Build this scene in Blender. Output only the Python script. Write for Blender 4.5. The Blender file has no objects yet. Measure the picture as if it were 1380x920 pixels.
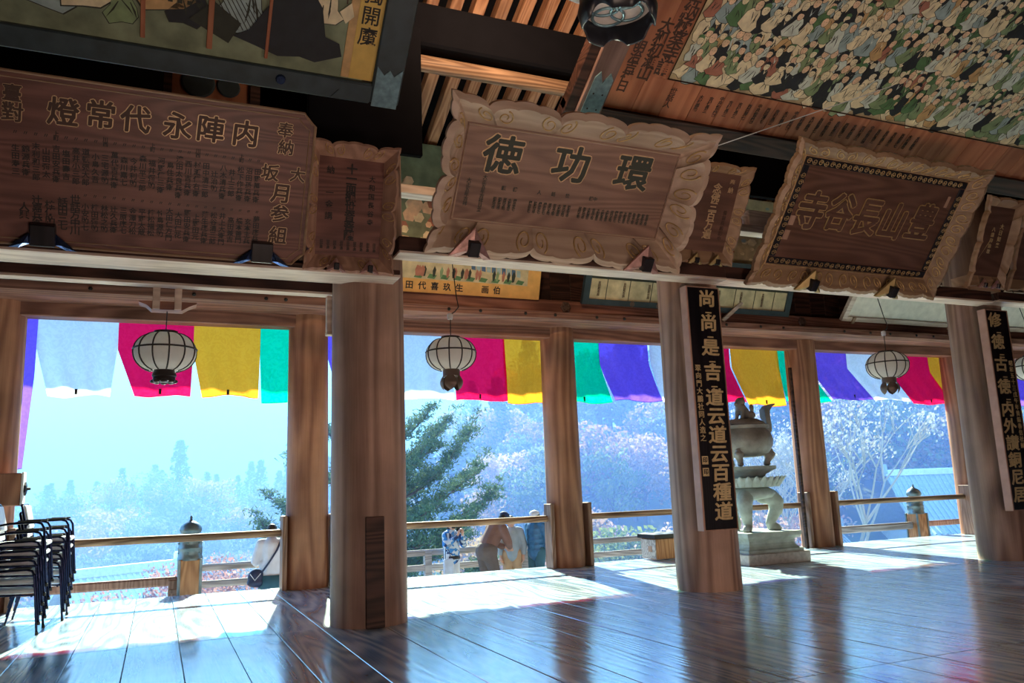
import bpy, bmesh, math, random
from math import sin, cos, pi, radians as R, sqrt, atan2
from mathutils import Vector, Matrix, Euler, noise as mnoise

scn = bpy.context.scene
COL = scn.collection

# ------------------------------------------------------------------ camera
cam_d = bpy.data.cameras.new('camera'); cam = bpy.data.objects.new('camera', cam_d); COL.objects.link(cam)
cam_d.sensor_width = 36.0; cam_d.lens = 1092 / 1380 * 36; cam_d.clip_end = 3000
def cam_axes(yaw, pitch, roll):
    y, p, r = R(yaw), R(pitch), R(roll)
    f = Vector((sin(y) * cos(p), cos(y) * cos(p), sin(p)))
    r0 = Vector((cos(y), -sin(y), 0)); u0 = r0.cross(f)
    return cos(r) * r0 + sin(r) * u0, -sin(r) * r0 + cos(r) * u0, f
_r, _u, _f = cam_axes(23.66, 10.33, -2.113)
cam.matrix_world = Matrix(((_r.x, _u.x, -_f.x, 0), (_r.y, _u.y, -_f.y, 0), (_r.z, _u.z, -_f.z, 1.3), (0, 0, 0, 1)))
scn.camera = cam

# ------------------------------------------------------------------ sky, sun, added fill lights, exposure
SUN_AZ, SUN_EL = 11.0, 34.0
w = bpy.data.worlds.new('sky'); scn.world = w; w.use_nodes = True
nt = w.node_tree; nt.nodes.clear()
bg = nt.nodes.new('ShaderNodeBackground'); wo = nt.nodes.new('ShaderNodeOutputWorld')
tc = nt.nodes.new('ShaderNodeTexCoord'); sx = nt.nodes.new('ShaderNodeSeparateXYZ'); cr = nt.nodes.new('ShaderNodeValToRGB')
nt.links.new(tc.outputs['Generated'], sx.inputs[0]); nt.links.new(sx.outputs['Z'], cr.inputs[0])
cr.color_ramp.elements[0].position = 0.0; cr.color_ramp.elements[0].color = (0.46, 0.78, 1.0, 1)
cr.color_ramp.elements[1].position = 0.7; cr.color_ramp.elements[1].color = (0.16, 0.42, 0.95, 1)
nt.links.new(cr.outputs[0], bg.inputs[0]); nt.links.new(bg.outputs[0], wo.inputs[0])
bg.inputs[1].default_value = 1.35

sun_d = bpy.data.lights.new('sun', 'SUN'); sun = bpy.data.objects.new('sun', sun_d); COL.objects.link(sun)
sun_d.energy = 13.5; sun_d.angle = R(0.7); sun_d.color = (1.0, 0.97, 0.9)
_sd = -Vector((sin(R(SUN_AZ)) * cos(R(SUN_EL)), cos(R(SUN_AZ)) * cos(R(SUN_EL)), sin(R(SUN_EL))))
sun.rotation_euler = _sd.to_track_quat('-Z', 'Y').to_euler(); sun.location = (10, 30, 40)

def area(name, loc, target, size, power, color):
    d = bpy.data.lights.new(name, 'AREA'); o = bpy.data.objects.new(name, d); COL.objects.link(o)
    d.energy = power; d.size = size; d.color = color; o.location = loc
    o.rotation_euler = (Vector(target) - Vector(loc)).to_track_quat('-Z', 'Y').to_euler()
    return o
area('fill_light', (.8, 2.0, .12), (1.5, 7.6, 5.0), 1.6, 60, (1.0, 0.72, 0.57))  # added fill from below, no fixture, to brighten the left plaques
area('fill_light', (6.6, 2.0, .12), (7.6, 7.4, 5.4), 1.6, 78, (1.0, 0.72, 0.57))  # second added fill, likewise without fixture, for the right plaques
area('rafter_fill', (3.2, 6.5, 6.70), (4.3, 9.6, 8.2), 0.4, 60, (1.0, 0.66, 0.4))  # added unseen light that warms the upper rafters

scn.view_settings.view_transform = 'Standard'; scn.view_settings.look = 'None'
scn.view_settings.exposure = 1.22; scn.view_settings.gamma = 1.0; scn.view_settings.use_curve_mapping = False
scn.cycles.volume_bounces = 2
scn.cycles.max_bounces = 10; scn.cycles.diffuse_bounces = 5; scn.cycles.sample_clamp_indirect = 6.0

# ------------------------------------------------------------------ helpers: materials
MATS = {}
def nodes_of(name):
    m = bpy.data.materials.new(name); m.use_nodes = True; t = m.node_tree
    b = t.nodes['Principled BSDF']; MATS[name] = m
    return m, t, b
def mat(name, color, rough=0.6, metal=0.0, var=0.12, scale=6.0, bump=0.0, bscale=30.0, spec=0.5):
    """plain surface with slight procedural mottling"""
    m, t, b = nodes_of(name); N, L = t.nodes, t.links
    c = N.new('ShaderNodeTexCoord'); n = N.new('ShaderNodeTexNoise'); n.inputs['Scale'].default_value = scale
    n.inputs['Detail'].default_value = 4; L.new(c.outputs['Object'], n.inputs['Vector'])
    r = N.new('ShaderNodeValToRGB'); lo = [max(0, x * (1 - var)) for x in color]; hi = [min(1, x * (1 + var)) for x in color]
    r.color_ramp.elements[0].position = .3; r.color_ramp.elements[1].position = .7
    r.color_ramp.elements[0].color = (*lo, 1); r.color_ramp.elements[1].color = (*hi, 1)
    L.new(n.outputs['Fac'], r.inputs[0]); L.new(r.outputs[0], b.inputs['Base Color'])
    b.inputs['Roughness'].default_value = rough; b.inputs['Metallic'].default_value = metal
    b.inputs['Specular IOR Level'].default_value = spec
    if bump:
        n2 = N.new('ShaderNodeTexNoise'); n2.inputs['Scale'].default_value = bscale; L.new(c.outputs['Object'], n2.inputs['Vector'])
        bp = N.new('ShaderNodeBump'); bp.inputs['Strength'].default_value = bump; bp.inputs['Distance'].default_value = .01
        L.new(n2.outputs['Fac'], bp.inputs['Height']); L.new(bp.outputs[0], b.inputs['Normal'])
    return m
def wood(name, dark, light, axis='x', freq=5.0, stretch=0.12, rough=0.55, bump=0.25, distort=5.0, wear=0.3, spec=0.4):
    """grain along axis: contour bands of a stretched noise field, plus fine fibres and worn patches"""
    m, t, b = nodes_of(name); N, L = t.nodes, t.links
    c = N.new('ShaderNodeTexCoord'); oi = N.new('ShaderNodeObjectInfo')
    mul = N.new('ShaderNodeMath'); mul.operation = 'MULTIPLY'; mul.inputs[1].default_value = 37.0; L.new(oi.outputs['Random'], mul.inputs[0])
    add = N.new('ShaderNodeVectorMath'); add.operation = 'ADD'; L.new(c.outputs['Object'], add.inputs[0]); L.new(mul.outputs[0], add.inputs[1])
    mp = N.new('ShaderNodeMapping'); s = [1.0, 1.0, 1.0]; s['xyz'.index(axis)] = stretch; mp.inputs['Scale'].default_value = s
    L.new(add.outputs[0], mp.inputs['Vector'])
    n = N.new('ShaderNodeTexNoise'); n.inputs['Scale'].default_value = freq * .45; n.inputs['Detail'].default_value = 2.2; n.inputs['Roughness'].default_value = .45
    L.new(mp.outputs[0], n.inputs['Vector'])
    k = N.new('ShaderNodeMath'); k.operation = 'MULTIPLY'; k.inputs[1].default_value = distort * 26; L.new(n.outputs['Fac'], k.inputs[0])
    sn = N.new('ShaderNodeMath'); sn.operation = 'SINE'; L.new(k.outputs[0], sn.inputs[0])
    ma = N.new('ShaderNodeMath'); ma.operation = 'MULTIPLY_ADD'; ma.inputs[1].default_value = .5; ma.inputs[2].default_value = .5; L.new(sn.outputs[0], ma.inputs[0])
    f = N.new('ShaderNodeTexNoise'); f.inputs['Scale'].default_value = 55; f.inputs['Detail'].default_value = 3
    mp2 = N.new('ShaderNodeMapping'); s2 = [1.0, 1.0, 1.0]; s2['xyz'.index(axis)] = .04; mp2.inputs['Scale'].default_value = s2
    L.new(add.outputs[0], mp2.inputs['Vector']); L.new(mp2.outputs[0], f.inputs['Vector'])
    mx = N.new('ShaderNodeMix'); mx.data_type = 'FLOAT'; mx.inputs[0].default_value = .45; L.new(ma.outputs[0], mx.inputs[2]); L.new(f.outputs['Fac'], mx.inputs[3])
    r = N.new('ShaderNodeValToRGB'); r.color_ramp.elements[0].position = .18; r.color_ramp.elements[1].position = .82
    r.color_ramp.elements[0].color = (*dark, 1); r.color_ramp.elements[1].color = (*light, 1)
    L.new(mx.outputs[0], r.inputs[0])
    wn = N.new('ShaderNodeTexNoise'); wn.inputs['Scale'].default_value = 1.3; wn.inputs['Detail'].default_value = 5; L.new(add.outputs[0], wn.inputs['Vector'])
    wr = N.new('ShaderNodeMapRange'); wr.inputs[1].default_value = .35; wr.inputs[2].default_value = .7; wr.inputs[3].default_value = 1 - wear; wr.inputs[4].default_value = 1.0 + wear * .3
    L.new(wn.outputs['Fac'], wr.inputs[0])
    pr = N.new('ShaderNodeMapRange'); pr.inputs[3].default_value = .82; pr.inputs[4].default_value = 1.12; L.new(oi.outputs['Random'], pr.inputs[0])
    m1 = N.new('ShaderNodeMath'); m1.operation = 'MULTIPLY'; L.new(wr.outputs[0], m1.inputs[0]); L.new(pr.outputs[0], m1.inputs[1])
    vm = N.new('ShaderNodeVectorMath'); vm.operation = 'SCALE'; L.new(r.outputs[0], vm.inputs[0]); L.new(m1.outputs[0], vm.inputs['Scale'])
    L.new(vm.outputs[0], b.inputs['Base Color'])
    rr = N.new('ShaderNodeMapRange'); rr.inputs[3].default_value = rough * .8; rr.inputs[4].default_value = min(1, rough * 1.25); L.new(wn.outputs['Fac'], rr.inputs[0]); L.new(rr.outputs[0], b.inputs['Roughness'])
    b.inputs['Specular IOR Level'].default_value = spec
    if bump:
        bp = N.new('ShaderNodeBump'); bp.inputs['Strength'].default_value = bump; bp.inputs['Distance'].default_value = .006
        L.new(mx.outputs[0], bp.inputs['Height']); L.new(bp.outputs[0], b.inputs['Normal'])
    return m
def cloth(name, color, trans=0.90, patt=0.05, sheer=0.38):
    """translucent banner cloth with a faint woven scroll pattern"""
    m, t, b = nodes_of(name); N, L = t.nodes, t.links
    c = N.new('ShaderNodeTexCoord'); n = N.new('ShaderNodeTexNoise'); n.inputs['Scale'].default_value = 9; n.inputs['Detail'].default_value = 3; n.inputs['Distortion'].default_value = 2.5
    L.new(c.outputs['Object'], n.inputs['Vector'])
    r = N.new('ShaderNodeValToRGB'); r.color_ramp.elements[0].position = .46; r.color_ramp.elements[1].position = .54
    r.color_ramp.elements[0].color = (*[x * (1 - patt) for x in color], 1); r.color_ramp.elements[1].color = (*[min(1, x * (1 + patt) + patt * .04) for x in color], 1)
    L.new(n.outputs['Fac'], r.inputs[0])
    d = N.new('ShaderNodeBsdfDiffuse'); tr = N.new('ShaderNodeBsdfTranslucent'); mx = N.new('ShaderNodeMixShader'); mx.inputs[0].default_value = trans
    L.new(r.outputs[0], d.inputs[0]); L.new(r.outputs[0], tr.inputs[0]); L.new(d.outputs[0], mx.inputs[1]); L.new(tr.outputs[0], mx.inputs[2])
    if sheer:
        ts = N.new('ShaderNodeBsdfTransparent'); L.new(r.outputs[0], ts.inputs[0]); m2 = N.new('ShaderNodeMixShader'); m2.inputs[0].default_value = sheer
        L.new(mx.outputs[0], m2.inputs[1]); L.new(ts.outputs[0], m2.inputs[2]); mx = m2
    L.new(mx.outputs[0], N['Material Output'].inputs['Surface'])
    return m
def leafmat(name, c1, c2, trans=0.4):
    m, t, b = nodes_of(name); N, L = t.nodes, t.links
    g = N.new('ShaderNodeNewGeometry'); r = N.new('ShaderNodeValToRGB'); oi = N.new('ShaderNodeObjectInfo')
    ad = N.new('ShaderNodeMath'); ad.operation = 'MULTIPLY_ADD'; ad.inputs[1].default_value = .6
    L.new(g.outputs['Random Per Island'], ad.inputs[0])
    h = N.new('ShaderNodeMath'); h.operation = 'MULTIPLY'; h.inputs[1].default_value = .4; L.new(oi.outputs['Random'], h.inputs[0]); L.new(h.outputs[0], ad.inputs[2])
    r.color_ramp.elements[0].color = (*c1, 1); r.color_ramp.elements[1].color = (*c2, 1); L.new(ad.outputs[0], r.inputs[0])
    d = N.new('ShaderNodeBsdfDiffuse'); tr = N.new('ShaderNodeBsdfTranslucent'); mx = N.new('ShaderNodeMixShader'); mx.inputs[0].default_value = trans
    L.new(r.outputs[0], d.inputs[0]); L.new(r.outputs[0], tr.inputs[0]); L.new(d.outputs[0], mx.inputs[1]); L.new(tr.outputs[0], mx.inputs[2])
    L.new(mx.outputs[0], N['Material Output'].inputs['Surface'])
    return m

# ------------------------------------------------------------------ helpers: meshes
class MB:
    def __init__(s): s.v, s.f, s.m, s.cur = [], [], [], 0
    def add(s, vs, fs):
        o = len(s.v); s.v += [tuple(x) for x in vs]; s.f += [tuple(o + i for i in f) for f in fs]; s.m += [s.cur] * len(fs); return s
    def box(s, x0, x1, y0, y1, z0, z1, M=None):
        vs = [Vector((x, y, z)) for z in (z0, z1) for y in (y0, y1) for x in (x0, x1)]
        if M: vs = [M @ v for v in vs]
        return s.add(vs, [(0, 2, 3, 1), (4, 5, 7, 6), (0, 1, 5, 4), (2, 6, 7, 3), (0, 4, 6, 2), (1, 3, 7, 5)])
    def bbox(s, x0, x1, y0, y1, z0, z1, b=.01, M=None):
        """box with chamfered long edges"""
        bm = bmesh.new(); bmesh.ops.create_cube(bm, size=1)
        for v in bm.verts: v.co = Vector(((x0 + x1) / 2 + v.co.x * (x1 - x0), (y0 + y1) / 2 + v.co.y * (y1 - y0), (z0 + z1) / 2 + v.co.z * (z1 - z0)))
        bmesh.ops.bevel(bm, geom=list(bm.edges), offset=min(b, abs(x1 - x0) * .3, abs(y1 - y0) * .3, abs(z1 - z0) * .3), segments=1, affect='EDGES')
        return s.bm(bm, M)
    def bm(s, bm, M=None):
        bm.verts.ensure_lookup_table(); bm.verts.index_update()
        vs = [(M @ v.co) if M else v.co.copy() for v in bm.verts]; fs = [[v.index for v in f.verts] for f in bm.faces]; bm.free()
        return s.add(vs, fs)
    def lathe(s, prof, n=24, c=(0, 0, 0), cap=True, M=None, wob=None):
        """prof: list of (r, z)"""
        vs = []
        for r, z in prof:
            for k in range(n):
                a = 2 * pi * k / n; rr = r * (wob(a, z) if wob else 1)
                v = Vector((rr * cos(a), rr * sin(a), z))
                if M: v = M @ v
                vs.append(v + Vector(c))
        fs = [(i * n + k, i * n + (k + 1) % n, (i + 1) * n + (k + 1) % n, (i + 1) * n + k) for i in range(len(prof) - 1) for k in range(n)]
        if cap: fs += [tuple(reversed(range(n))), tuple((len(prof) - 1) * n + k for k in range(n))]
        return s.add(vs, fs)
    def tube(s, pts, r, n=6, cap=True):
        pts = [Vector(p) for p in pts]; rs = r if isinstance(r, (list, tuple)) else [r] * len(pts)
        vs = []; up = Vector((0, 0, 1)); side = None
        for i, p in enumerate(pts):
            t = (pts[min(i + 1, len(pts) - 1)] - pts[max(i - 1, 0)]).normalized()
            if side is None: side = t.cross(up) if abs(t.z) < .95 else t.cross(Vector((1, 0, 0)))
            side = (side - t * side.dot(t)).normalized(); o = t.cross(side)
            for k in range(n): vs.append(p + rs[i] * (cos(2 * pi * k / n) * side + sin(2 * pi * k / n) * o))
        fs = [(i * n + k, i * n + (k + 1) % n, (i + 1) * n + (k + 1) % n, (i + 1) * n + k) for i in range(len(pts) - 1) for k in range(n)]
        if cap: fs += [tuple(reversed(range(n))), tuple((len(pts) - 1) * n + k for k in range(n))]
        return s.add(vs, fs)
    def prism(s, poly, y0, y1, M=None):
        """poly in x,z extruded along y"""
        n = len(poly); vs = [Vector((x, y0, z)) for x, z in poly] + [Vector((x, y1, z)) for x, z in poly]
        if M: vs = [M @ v for v in vs]
        return s.add(vs, [tuple(range(n)), tuple(reversed(range(n, 2 * n)))] + [(i, i + n, (i + 1) % n + n, (i + 1) % n) for i in range(n)])
    def ell(s, c, r, M=None, n=12, m=8):
        c = Vector(c); vs = [Vector((0, 0, -r[2]))]
        for i in range(1, m):
            a = -pi / 2 + pi * i / m
            for k in range(n): b = 2 * pi * k / n; vs.append(Vector((r[0] * cos(a) * cos(b), r[1] * cos(a) * sin(b), r[2] * sin(a))))
        vs.append(Vector((0, 0, r[2])))
        if M: vs = [M.to_3x3() @ v for v in vs]
        vs = [v + c for v in vs]; T = len(vs) - 1
        fs = [(0, 1 + (k + 1) % n, 1 + k) for k in range(n)]
        fs += [(1 + i * n + k, 1 + i * n + (k + 1) % n, 1 + (i + 1) * n + (k + 1) % n, 1 + (i + 1) * n + k) for i in range(m - 2) for k in range(n)]
        fs += [(1 + (m - 2) * n + k, 1 + (m - 2) * n + (k + 1) % n, T) for k in range(n)]
        return s.add(vs, fs)
    def mesh(s, name, mats, smooth=False):
        me = bpy.data.meshes.new(name); me.from_pydata(s.v, [], s.f)
        for m in (mats if isinstance(mats, (list, tuple)) else [mats]): me.materials.append(MATS[m] if isinstance(m, str) else m)
        if s.cur or any(s.m): me.polygons.foreach_set('material_index', s.m)
        if smooth: me.polygons.foreach_set('use_smooth', [True] * len(me.polygons))
        me.update(); return me
    def build(s, name, mats, parent=None, loc=None, rot=None, smooth=False, sharp=None):
        me = s.mesh(name, mats, smooth)
        if sharp is not None and smooth:
            bm = bmesh.new(); bm.from_mesh(me)
            for e in bm.edges:
                if len(e.link_faces) == 2 and e.calc_face_angle(0) > R(sharp): e.smooth = False
            bm.to_mesh(me); bm.free()
        return link(name, me, parent, loc, rot)
def link(name, me, parent=None, loc=None, rot=None):
    o = bpy.data.objects.new(name, me); COL.objects.link(o)
    if parent: o.parent = parent
    if loc is not None: o.location = loc
    if rot is not None: o.rotation_euler = rot
    return o
def tag(o, label=None, cat=None, group=None, kind=None):
    if label: o['label'] = label
    if cat: o['category'] = cat
    if group: o['group'] = group
    if kind: o['kind'] = kind
    return o
def thing(name, label, cat, loc=(0, 0, 0), rot=(0, 0, 0), group=None):
    o = link(name, None, None, loc, rot); o.empty_display_size = .1
    return tag(o, label, cat, group)
def struct(name, b, m, smooth=False, parent=None, loc=None, rot=None):
    o = b.build(name, m, parent, loc, rot, smooth, 40 if smooth else None); o['kind'] = 'structure'; return o
def copy_tree(o, parent=None):
    c = o.copy(); COL.objects.link(c); c.parent = parent
    for ch in list(o.children): copy_tree(ch, c)
    return c
def text_mesh(name, s, size, extrude=0.003, offset=0.0, line=0.95, shear=0.0, res=2, align='CENTER'):
    """text standing in the x-z plane, facing -y, centred on its origin"""
    cu = bpy.data.curves.new(name, 'FONT'); cu.body = s; cu.size = size; cu.align_x = align; cu.align_y = 'CENTER'
    cu.extrude = extrude; cu.offset = offset; cu.space_line = line; cu.shear = shear; cu.resolution_u = res
    ob = bpy.data.objects.new(name, cu); me = bpy.data.meshes.new_from_object(ob)
    me.transform(Matrix.Rotation(R(90), 4, 'X')); bpy.data.objects.remove(ob); bpy.data.curves.remove(cu)
    me.name = name
    return me
def text(name, s, size, m, parent, loc, extrude=0.003, offset=0.0, line=0.95, shear=0.0, wide=1.0, rot=None):
    me = text_mesh(name, s, size, extrude, offset, line, shear)
    if wide != 1.0: me.transform(Matrix.Diagonal((wide, 1, 1, 1)))
    me.materials.clear(); me.materials.append(MATS[m]); return link(name, me, parent, loc, rot)
def vert(s): return '\n'.join(s)
def baked(b, name, mods):
    """mesh builder -> mesh with modifiers applied"""
    me = b.mesh(name, [], False); ob = bpy.data.objects.new(name, me); COL.objects.link(ob)
    for typ, kw in mods:
        md = ob.modifiers.new(typ, typ)
        for k, v in kw.items(): setattr(md, k, v)
    dg = bpy.context.evaluated_depsgraph_get(); dg.update()
    out = bpy.data.meshes.new_from_object(ob.evaluated_get(dg)); bpy.data.objects.remove(ob); bpy.data.meshes.remove(me)
    out.name = name; out.polygons.foreach_set('use_smooth', [True] * len(out.polygons))
    return out
def blend(b, name, m, parent=None, voxel=.014, smooth=6, loc=None, rot=None):
    """fuse overlapping closed shapes into one continuous skin"""
    me = baked(b, name, [('REMESH', dict(mode='VOXEL', voxel_size=voxel)), ('SMOOTH', dict(factor=.5, iterations=smooth))])
    me.materials.clear(); me.materials.append(MATS[m]); return link(name, me, parent, loc, rot)
def cap(b, p, q, r1, r2, n=10, flat=1.0):
    p, q = Vector(p), Vector(q); pts, rs = [], []; d = (q - p); L = max(d.length, 1e-6); t = d / L
    for k in range(5): a = -pi / 2 + pi / 2 * k / 4; pts.append(p + t * r1 * sin(a) * 1.0); rs.append(max(r1 * cos(a), .0008))
    for k in range(5): a = pi / 2 * k / 4; pts.append(q + t * r2 * sin(a)); rs.append(max(r2 * cos(a), .0008))
    return b.tube(pts, rs, n)

# ------------------------------------------------------------------ materials
wood('dark_beam_wood', (.020, .008, .006), (.085, .036, .026), 'x', 4, .08, .55)
wood('lintel_wood', (.19, .080, .058), (.36, .17, .12), 'x', 4, .06, .5)
wood('outer_column_wood', (.30, .125, .075), (.54, .26, .155), 'z', 3.2, .10, .62, .35, 3)
wood('inner_column_wood', (.26, .155, .115), (.48, .31, .235), 'z', 3.0, .09, .6, .35, 3)
wood('pale_trim_wood', (.60, .46, .38), (.82, .68, .58), 'x', 5, .07, .55)  # lightened so the bar lips carry floor bounce in their colour
wood('floor_wood', (.20, .36, .52), (.80, .93, 1.0), 'y', 3.0, .12, .15, .18, 5, .25, 1.0)  # blue of the reflected sky is put into the plank colour
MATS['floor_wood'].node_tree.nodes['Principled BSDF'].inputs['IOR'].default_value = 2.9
wood('rail_wood', (.16, .085, .05), (.42, .26, .16), 'x', 5, .08, .6)
wood('post_wood', (.24, .13, .09), (.42, .25, .18), 'z', 5, .1, .6)
wood('grey_weathered_wood', (.28, .26, .26), (.52, .49, .48), 'x', 6, .06, .75)
wood('cedar_block_wood', (.38, .17, .07), (.62, .32, .15), 'z', 6, .15, .6)
wood('plaque_red_wood', (.13, .050, .040), (.23, .098, .074), 'x', 3.2, .09, .45, .10, 8, .2)
wood('plaque_tan_wood', (.24, .135, .098), (.36, .215, .155), 'x', 3.0, .09, .45, .10, 8, .2)
wood('plaque_umber_wood', (.105, .050, .035), (.17, .085, .058), 'x', 2.6, .10, .40, .08, 7, .2)
wood('frame_tan_wood', (.48, .34, .25), (.62, .46, .35), 'x', 4, .08, .5, .08, 3, .15)
wood('frame_brown_wood', (.30, .185, .11), (.40, .26, .16), 'x', 4, .08, .42, .08, 3, .15)
wood('frame_red_wood', (.36, .21, .15), (.50, .31, .22), 'z', 4, .08, .5, .08, 3, .15)
wood('bright_rafter_wood', (.36, .14, .065), (.62, .30, .16), 'y', 5, .07, .6)
wood('ema_board_wood', (.40, .135, .065), (.56, .22, .11), 'z', 3, .06, .6, .05, 3)
wood('mount_post_wood', (.17, .10, .085), (.34, .22, .19), 'z', 2.4, .16, .6, .2)
wood('black_board_wood', (.006, .005, .008), (.020, .015, .020), 'z', 4, .1, .35, .1)
mat('black_lacquer', (.012, .012, .018), .38, 0, .2)
mat('dark_teal_lacquer', (.035, .055, .065), .45, 0, .25)
mat('teal_metal', (.20, .33, .38), .4, .6, .25, 20, .3)
mat('blue_steel', (.10, .16, .36), .25, .9, .3, 12)
mat('pink_copper', (.52, .30, .27), .35, .6, .25, 14, .3)
mat('brass_fitting', (.42, .31, .14), .55, .6, .2, 10)
mat('gold_leaf', (.62, .43, .20), .4, .55, .2, 14)
mat('gold_ink', (.66, .50, .26), .5, .2, .15, 14)
mat('dull_gold', (.56, .39, .22), .45, .4, .25, 12)
mat('green_black_ink', (.035, .045, .034), .6)
mat('black_ink', (.012, .010, .010), .6)
mat('brown_ink', (.06, .026, .016), .6)
mat('batten_pink', (.50, .30, .24), .6)
mat('iron', (.03, .028, .03), .45, .6)
mat('lantern_metal', (.045, .035, .035), .4, .5)
mat('lantern_brown_metal', (.16, .11, .09), .45, .5)
mat('bronze', (.32, .30, .27), .55, .35, .3, 5, .4, 40)
mat('verdigris_stone', (.40, .46, .44), .7, 0, .22, 7, .4, 40)
mat('granite', (.44, .42, .42), .8, 0, .2, 20, .3, 80)
mat('giboshi_metal', (.16, .22, .24), .38, .7, .3, 6, .2)
mat('plaster_white', (.75, .75, .76), .7)
mat('white_vinyl', (.80, .82, .86), .4)
mat('chair_tube', (.02, .025, .07), .2, .8, .1)
mat('rubber', (.02, .02, .02), .7)
mat('orange_mount', (.78, .42, .12), .6)
mat('yellow_mount', (.70, .48, .12), .6)
mat('shade_black', (.004, .004, .006), .9, spec=.08)  # near-black colour standing in for deep shade under the roof
mat('roof_tile', (.36, .43, .46), .5, 0, .15)
mat('roof_white', (.78, .82, .84), .5)
mat('wall_plaster', (.70, .66, .58), .8)
mat('hill_ground', (.10, .14, .08), .9, 0, .4, .3)
mat('mountain_green', (.06, .12, .10), .9, 0, .35, .05)
mat('bark', (.12, .09, .07), .85, 0, .3, 8, .5)
mat('soil', (.18, .15, .12), .9)
leafmat('conifer_leaf', (.02, .07, .05), (.06, .15, .09))
leafmat('cedar_leaf', (.03, .09, .06), (.09, .18, .11))
leafmat('broad_leaf', (.10, .18, .06), (.30, .32, .10))
leafmat('autumn_leaf', (.34, .17, .09), (.50, .36, .18))
leafmat('pink_leaf', (.50, .27, .22), (.60, .46, .36))
leafmat('red_shrub_leaf', (.34, .13, .11), (.52, .34, .28))
leafmat('pale_twig', (.40, .36, .30), (.62, .56, .46), .2)
leafmat('yellow_leaf', (.60, .50, .08), (.75, .66, .22))
leafmat('pine_needle', (.07, .15, .10), (.26, .34, .18), .3)
cloth('cloth_white', (.84, .86, .95), .9, .04, .12); cloth('cloth_red', (1.0, .006, .07)); cloth('cloth_yellow', (1.0, .34, .02))
cloth('cloth_green', (.0, .62, .30)); cloth('cloth_purple', (.20, .09, .66))
cloth('lantern_paper', (.90, .86, .82), .5, .01, 0)
mat('skin', (.62, .38, .28), .5, 0, .05)
mat('hair', (.02, .015, .015), .5)
mat('coat_white', (.62, .66, .74), .8, 0, .08); mat('coat_grey', (.52, .52, .54), .8)
mat('teal_cloth', (.035, .12, .17), .8); mat('navy_bag', (.015, .03, .08), .5); mat('navy_cap', (.01, .03, .10), .7)
mat('brown_coat', (.20, .11, .09), .85); mat('umber_trousers', (.13, .10, .09), .85); mat('white_trousers', (.72, .75, .78), .8)
mat('tan_trousers', (.50, .34, .20), .8); mat('puffer_blue', (.03, .14, .30), .45, 0, .2, 14, .6, 18); mat('grey_sleeve', (.34, .42, .48), .8)
mat('tote_cloth', (.62, .70, .82), .8); mat('phone_black', (.015, .03, .035), .2); mat('shoe', (.03, .03, .035), .6)
m, t, b = nodes_of('blue_camouflage'); N, L = t.nodes, t.links
c = N.new('ShaderNodeTexCoord'); n = N.new('ShaderNodeTexVoronoi'); n.inputs['Scale'].default_value = 13; L.new(c.outputs['Object'], n.inputs['Vector'])
r = N.new('ShaderNodeValToRGB'); r.color_ramp.interpolation = 'CONSTANT'; L.new(n.outputs['Color'], r.inputs[0]); r.color_ramp.elements[0].color = (.02, .05, .16, 1)
for p, k in ((.35, (.05, .25, .60)), (.6, (.60, .68, .75)), (.8, (.22, .32, .45))): e = r.color_ramp.elements.new(p); e.color = (*k, 1)
L.new(r.outputs[0], b.inputs['Base Color']); b.inputs['Roughness'].default_value = .8
# two kinds of aged picture ground, painted colours
mat('picture_ground', (.58, .48, .28), .7, 0, .3, 5); mat('picture_green_ground', (.22, .27, .17), .7, 0, .35, 4)
PAINT = {'paint_cream': (.60, .52, .34), 'paint_flesh': (.60, .42, .27), 'paint_green': (.07, .15, .06), 'paint_moss': (.17, .24, .12), 'paint_black': (.018, .022, .028),
         'paint_slate': (.24, .32, .32), 'paint_rust': (.30, .12, .08), 'paint_ochre': (.42, .27, .12), 'paint_blue': (.05, .10, .18), 'paint_line': (.03, .035, .025), 'paint_pale': (.45, .50, .44)}
for k, v in PAINT.items(): mat(k, [min(.9, q * (1.4 if max(v) > .1 else 1)) for q in v], .7, 0, .2, 9)

# ================================================================== THE SETTING
YI, YO = 8.65, 12.53
XI = [2.06, 6.35, 11.83]; XO = [-2.01, 2.06, 6.35, 11.83, 16.28, 21.0]
# floor: a dark bed and every plank its own piece
rng = random.Random(3)
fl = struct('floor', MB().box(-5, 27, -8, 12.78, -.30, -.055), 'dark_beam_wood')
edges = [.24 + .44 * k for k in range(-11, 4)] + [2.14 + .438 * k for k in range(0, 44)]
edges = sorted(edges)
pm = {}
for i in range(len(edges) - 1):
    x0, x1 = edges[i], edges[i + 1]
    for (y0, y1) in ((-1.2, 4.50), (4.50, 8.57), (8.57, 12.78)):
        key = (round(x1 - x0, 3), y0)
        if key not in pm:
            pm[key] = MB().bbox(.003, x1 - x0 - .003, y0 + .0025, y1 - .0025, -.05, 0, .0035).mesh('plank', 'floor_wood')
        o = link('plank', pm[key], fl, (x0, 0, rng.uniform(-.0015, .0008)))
# flat strip under the inner row joint
# walls, ceilings far from view
struct('wall_back', MB().box(-5, 27, -8.2, -8, 0, 10.4), 'dark_beam_wood')
struct('wall_left', MB().box(-5.2, -5, -8, 12.5, 0, 10.4), 'dark_beam_wood')
struct('wall_right', MB().box(27, 27.2, -8, 12.5, 0, 10.4), 'dark_beam_wood')
struct('ceiling', MB().box(-5.2, 27.2, -8.2, 5.2, 10.3, 10.45), 'dark_beam_wood')
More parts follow.
